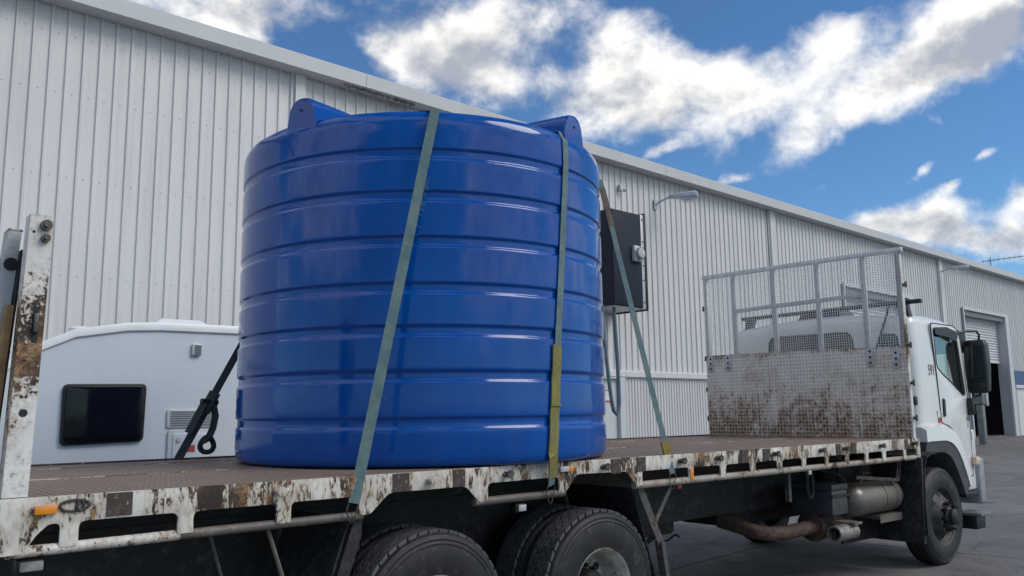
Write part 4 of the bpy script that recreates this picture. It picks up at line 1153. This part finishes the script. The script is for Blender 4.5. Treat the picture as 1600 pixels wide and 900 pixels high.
obj('sun_visor', G().loft([[Vector((x, y, z)) for y, z in ((.10, 1.17-d), (.10, 1.02-d), (.12, 1.0-d), (2.33, 1.0-d), (2.35, 1.17-d), (2.3, 1.19-d), (.15, 1.19-d))] for x, d in ((10.155, 0), (10.27, .03), (10.335, .08))]), 'black_plastic', T)
cab_part('roof_lamp', G().lathe((10.02, .45, 1.262), [(.05, 0), (.05, .03), (.035, .055), (.01, .06)], 16), 'black_plastic')
# seats and wheel seen through the glass
for y in (.42, 1.28):
    s_ = cab_part('seat', G().box(9.16, 9.32, y, y+.62, .10, .86, .06, 3), 'interior_grey')
    obj('headrest', G().box(9.15, 9.27, y+.12, y+.5, .88, 1.02, .04, 3), 'teal_fabric', s_)
cab_part('dashboard', G().box(9.93, 10.17, .16, 2.28, .05, .40, .04, 3), 'interior_grey')
cab_part('shelf', G().box(8.995, 9.05, .74, 1.52, .90, .985, .01), 'teal_fabric')
cab_part('steering_wheel', G().tube([(9.86+.09*math.cos(a)*.6-.02, .62+.2*math.sin(a), .50+.12*math.cos(a)) for a in [k*math.pi/10 for k in range(20)]], .014, 6, True), 'black_plastic')
cab_part('blind', G().box(9.47, 9.72, SY+.045, SY+.055, .92, 1.16, .02), 'black_plastic')
# roof bar over the cab
rb = obj('roof_bar', G().box(9.06, 9.12, .03, 2.26, 1.405, 1.45, .008), 'black_plastic', T)
for y, sg_ in ((.20, 1), (2.16, -1)):
    obj('bar_foot', G().prism([(y-.05*sg_, 1.27), (y+.04*sg_, 1.30), (y+.09*sg_, 1.404), (y-.02*sg_, 1.404)], 9.05, 9.13, 'yz'), 'black_plastic', rb)
obj('roof_pod', G().loft([[Vector((9.2, y, 1.36)) for y in (1.55, 1.0)] + [Vector((9.6, y, 1.36)) for y in (1.0, 1.55)], [Vector((9.22, y, 1.45)) for y in (1.5, 1.05)] + [Vector((9.5, y, 1.45)) for y in (1.05, 1.5)]]), 'black_plastic', T)
obj('snorkel_cable', G().tube([(8.93, .30, 1.42), (8.92, .33, 1.30), (8.92, .45, 1.0), (8.93, .49, .9)], .012, 6), 'black_rubber', T)

# ------------------------------------------------------------------ tank
TX, TY, TR = 3.511, 1.1995, 1.30
tk = thing('water_tank', (TX, TY, 0.0), 'big round ribbed blue plastic water tank strapped to the truck tray', 'tank')
prof = [(0.02, .004), (1.235, .004), (1.272, .012), (1.29, .03), (1.296, .06)]
gr = [.282, .552, .813, 1.064, 1.341, 1.615, 1.875]
for z in gr:
    prof += [(1.3005, z-.17), (1.3005, z-.080), (1.3004, z-.068), (1.2998, z-.063), (1.2978, z-.058), (1.2905, z-.049), (1.2888, z-.045), (1.2880, z-.040), (1.2878, z-.030), (1.2878, z-.012), (1.2882, z-.004), (1.2895, z), (1.2980, z+.007), (1.2998, z+.010), (1.3004, z+.016), (1.3005, z+.030)]
prof += [(1.3005, 1.97), (1.3003, 2.03), (1.2985, 2.055), (1.292, 2.083), (1.278, 2.106), (1.258, 2.122), (1.22, 2.135), (1.0, 2.172), (.7, 2.22), (.35, 2.262), (.28, 2.27)]
tb = obj('tank_body', G().lathe((TX, TY, 0), prof, 160), 'tank_plastic', tk, sharp=60)
lid = obj('tank_lid', G().lathe((TX, TY, 0), [(.27, 2.268), (.27, 2.33), (.25, 2.345), (.02, 2.36)], 40), 'tank_plastic', tk)
def lug(deg):
    a = R(deg); er = Vector((math.cos(a), math.sin(a), 0)); et = Vector((-math.sin(a), math.cos(a), 0)); c = Vector((TX, TY, 0))
    def ring(rad, hw, z0, z1, tr_, bow):
        pl = rpoly([(-hw, z0), (-hw*.90, z0+(z1-z0)*.5), (-hw*.62, z1), (hw*.62, z1), (hw*.90, z0+(z1-z0)*.5), (hw, z0)], [0, tr_, hw*.7, hw*.7, tr_, 0], 7)
        return [c + er*(rad - bow*(u*u)/(2*TR)) + et*u + Vector((0, 0, v)) for u, v in pl]
    g = G().loft([ring(1.2995, .135, 1.93, 2.262, .05, 1), ring(1.296, .133, 1.93, 2.268, .05, 1), ring(1.28, .128, 1.95, 2.274, .05, 1), ring(1.0, .118, 1.95, 2.285, .05, .5), ring(.62, .10, 2.0, 2.29, .05, 0)])
    l = obj('lifting_lug', g, 'tank_plastic', tk, sharp=32)
    p = c + er*1.302 + Vector((0, 0, 2.19))
    obj('bolt_hole', G().cyl(p, p-er*.02, .009, 10), 'shade_black', l)  # dark dot stands for the shade in the hole
for d in (-161, -75, 17, 107): lug(d)

# ------------------------------------------------------------------ straps
C0 = Vector((TX, TY, 0))
def radial(p): v = Vector((p.x-TX, p.y-TY, 0)); return v.normalized()
def dome(r_):
    pts_ = [(0, 2.37), (.28, 2.36), (.35, 2.274), (.7, 2.23), (1.0, 2.182), (1.22, 2.146), (1.258, 2.134), (1.278, 2.118), (1.294, 2.093), (1.32, 2.06)]
    for (a, za), (b_, zb_) in zip(pts_, pts_[1:]):
        if r_ <= b_: return za + (zb_-za)*(r_-a)/(b_-a)
    return 2.06
def over(a, b_, n=14):
    a, b_ = Vector(a), Vector(b_); P_ = []
    for k in range(n+1):
        p = a.lerp(b_, k/n); rr_ = math.hypot(p.x-TX, p.y-TY)
        P_.append(Vector((p.x, p.y, dome(rr_)+.006)))
    return P_
def sub_pts(a, b_, n): return [Vector(a).lerp(Vector(b_), k/n) for k in range(n+1)]
def hook(t, p, y, z, dx=.0):
    """bent wire hook caught round the pipe"""
    p = Vector(p)
    pts_ = [p+Vector((-.03, 0, .0)), Vector((p.x-.035+dx, y-.012, z+.0)), Vector((p.x-.012+dx, y-.008, z-.05)), Vector((p.x+dx, y-.002, z-.058)), Vector((p.x+.012+dx, y-.008, z-.05)), Vector((p.x+.03+dx, y-.012, z+.02)), p+Vector((.03, 0, 0))]
    obj('hook', G().tube(pts_, .0042, 6), 'hook_steel', t)
UP = Vector((0, 0, 1))
# left strap: near rail, over the tank, ratchet and tail on the far side
t = thing('tie_down_strap', (2.22, -.03, -.18), 'frayed blue grey ratchet strap, the leftmost over the tank', 'strap', 'ratchet straps over the blue tank')
ne, nr = Vector((2.232, -.022, -.135)), Vector((2.812, .085, 2.115))
pts = sub_pts(ne, nr, 16) + over((2.82, .118), (3.31, 2.43), 18)
nr_n = [(radial(Vector((2.81, .09, 0)))).lerp(Vector((-.5, -.85, 0)), .2) for _ in range(17)] + [UP]*19
obj('webbing', G().ribbon(pts, nr_n, .058, .004), 'web_bluegrey', t)
hook(t, ne, -.015, -.172, -.01)
g = G()
rs2 = random.Random(5)
for k in range(30):
    f_k = rs2.uniform(.70, .80) if k < 24 else rs2.uniform(.2, .95)
    c = ne.lerp(nr, f_k); sdv = Vector((.83, -.55, 0)).normalized()
    p = c + sdv*.028
    q = p + sdv*rs2.uniform(.005, .022) + Vector((0, -.01, rs2.uniform(-.02, .02)))
    g.tube([p, (p+q)/2+Vector((0, 0, rs2.uniform(-.01, .01))), q], .0013, 4)
obj('frayed_edge', g, 'web_bluegrey', t, kind='stuff', flat=True)
fe, fr_ = Vector((2.195, 2.475, -.03)), Vector((3.31, 2.49, 2.08))
rt = fe.lerp(fr_, .20)
dn = Vector((-.4, -.8, .2))
obj('dark_webbing', G().ribbon(sub_pts(rt, fr_, 8), dn, .055, .004), 'dark_web', t)
obj('dark_webbing', G().ribbon(sub_pts(fe, rt, 4), dn, .06, .006), 'dark_web', t)
dv = (fr_-fe).normalized()
ra = obj('ratchet', G().bar(rt-dv*.06, rt+dv*.08, .075, .05, dn, .01).bar(rt+dv*.02, rt+dv*.11, .085, .025, dn, .006), 'ratchet_dark', t)
obj('ratchet_spool', G().cyl(rt+Vector((-.06, -.02, .03)), rt+Vector((.07, .0, .02)), .022, 10), 'ratchet_dark', ra)
obj('ratchet_handle', G().bar(rt+Vector((-.04, -.03, .02)), rt+Vector((-.16, -.05, -.2)), .05, .008, dn).bar(rt+Vector((-.15, -.05, -.2)), rt+Vector((-.10, -.05, -.21)), .02, .02, dn), 'ratchet_dark', ra)
tl = [rt+Vector((.03, -.03, .0)), rt+Vector((.04, -.05, -.08)), rt+Vector((.02, -.06, -.17)), rt+Vector((-.01, -.06, -.24))]
obj('loose_tail', G().ribbon(tl, [Vector((-.5, -.85, 0))]*4, .05, .008), 'dark_web', t)
kc = rt+Vector((-.02, -.06, -.29))
obj('knot', G().tube([kc+Vector((.05*math.cos(a), .015*math.sin(2*a), .055*math.sin(a))) for a in [k*math.pi/8 for k in range(16)]], .02, 8, True).tube([kc+Vector((.03*math.cos(a)-.01, -.02+.03*math.sin(a), .04+.02*math.cos(a))) for a in [k*math.pi/6 for k in range(12)]], .016, 8, True), 'dark_web', t)
obj('end_hook', G().tube([fe+Vector((0, .0, .03)), fe+Vector((0, .03, -.03)), fe+Vector((0, .035, -.08)), fe+Vector((0, .0, -.09))], .007, 6), 'hook_steel', t)
# middle strap with olive sleeve
t = thing('tie_down_strap', (3.6, -.03, -.18), 'blue grey strap with a long olive sleeve on its lower half, against the tank', 'strap', 'ratchet straps over the blue tank')
def cyl_pt(deg, z, off=.008): return C0 + Vector((math.cos(R(deg)), math.sin(R(deg)), 0))*(TR+off) + Vector((0, 0, z))
rim_ = [cyl_pt(-80.6, 2.06, .006), cyl_pt(-80.8, 1.9)]
down = [cyl_pt(-80.6-8.2*k/12, 1.9-1.85*k/12) for k in range(13)]
ov = over(C0+Vector((math.cos(R(99)), math.sin(R(99)), 0))*1.27, C0+Vector((math.cos(R(-80.6)), math.sin(R(-80.6)), 0))*1.27, 18)
body = [cyl_pt(96, .1), cyl_pt(98, 1.9)] + ov + [rim_[0]] + down
nn = [radial(p) if p.z < 2.07 else UP for p in body]
end = Vector((3.598, -.03, -.135))
obj('webbing', G().ribbon(body + [end], nn + [Vector((0, -1, 0))], .055, .004), 'web_bluegrey', t)
sl = [p - Vector((0, 0, 0)) + radial(p)*.004 for p in down if p.z < .80]
sl = [cyl_pt(-86.3, .72, .012)] + [cyl_pt(-86.4-.28*k-.0*k, .66-.075*k, .012+.003*math.sin(k*2.2)) for k in range(9)] + [cyl_pt(-88.8, .05, .018), Vector((3.572, -.078, -.02)), Vector((3.588, -.056, -.085))]
obj('sleeve', G().ribbon(sl, [radial(p) for p in sl], .075, .008), 'web_olive', t)
obj('sleeve_stitch', G().ribbon([cyl_pt(-87.55, .36, .02), cyl_pt(-87.57, .345, .02)], Vector((0, -1, 0)), .08, .008), 'web_olive', t)
hook(t, end, -.012, -.185)
# right strap that leaves the tank's far edge
t = thing('tie_down_strap', (4.77, -.03, -.18), 'blue grey strap running free from the tank edge, short yellow sleeve near its hook', 'strap', 'ratchet straps over the blue tank')
top_, bot_ = Vector((4.668, .492, 2.09)), Vector((4.770, -.024, -.13))
ov = over(C0+Vector((math.cos(R(60)), math.sin(R(60)), 0))*1.27, C0+Vector((math.cos(R(-32)), math.sin(R(-32)), 0))*1.29, 14)
body = [cyl_pt(56, .1), cyl_pt(59, 1.9)] + ov
nfree = Vector((-.35, -.9, .0))
obj('webbing', G().ribbon(body + sub_pts(top_, bot_, 8), [radial(p) if p.z < 2.06 else UP for p in body] + [nfree]*9, .042, .004), 'web_bluegrey', t)
a, b_ = top_.lerp(bot_, .03), top_.lerp(bot_, .17)
obj("sleeve", G().ribbon(sub_pts(a, b_, 5), nfree, .048, .010), 'web_brown', t, label='brown worn sleeve')
a, b_ = top_.lerp(bot_, .90), top_.lerp(bot_, .953)
obj('sleeve', G().ribbon(sub_pts(a, b_, 3), nfree, .062, .02), 'web_yellow', t, label='short yellow sleeve')
hook(t, bot_, -.012, -.18)
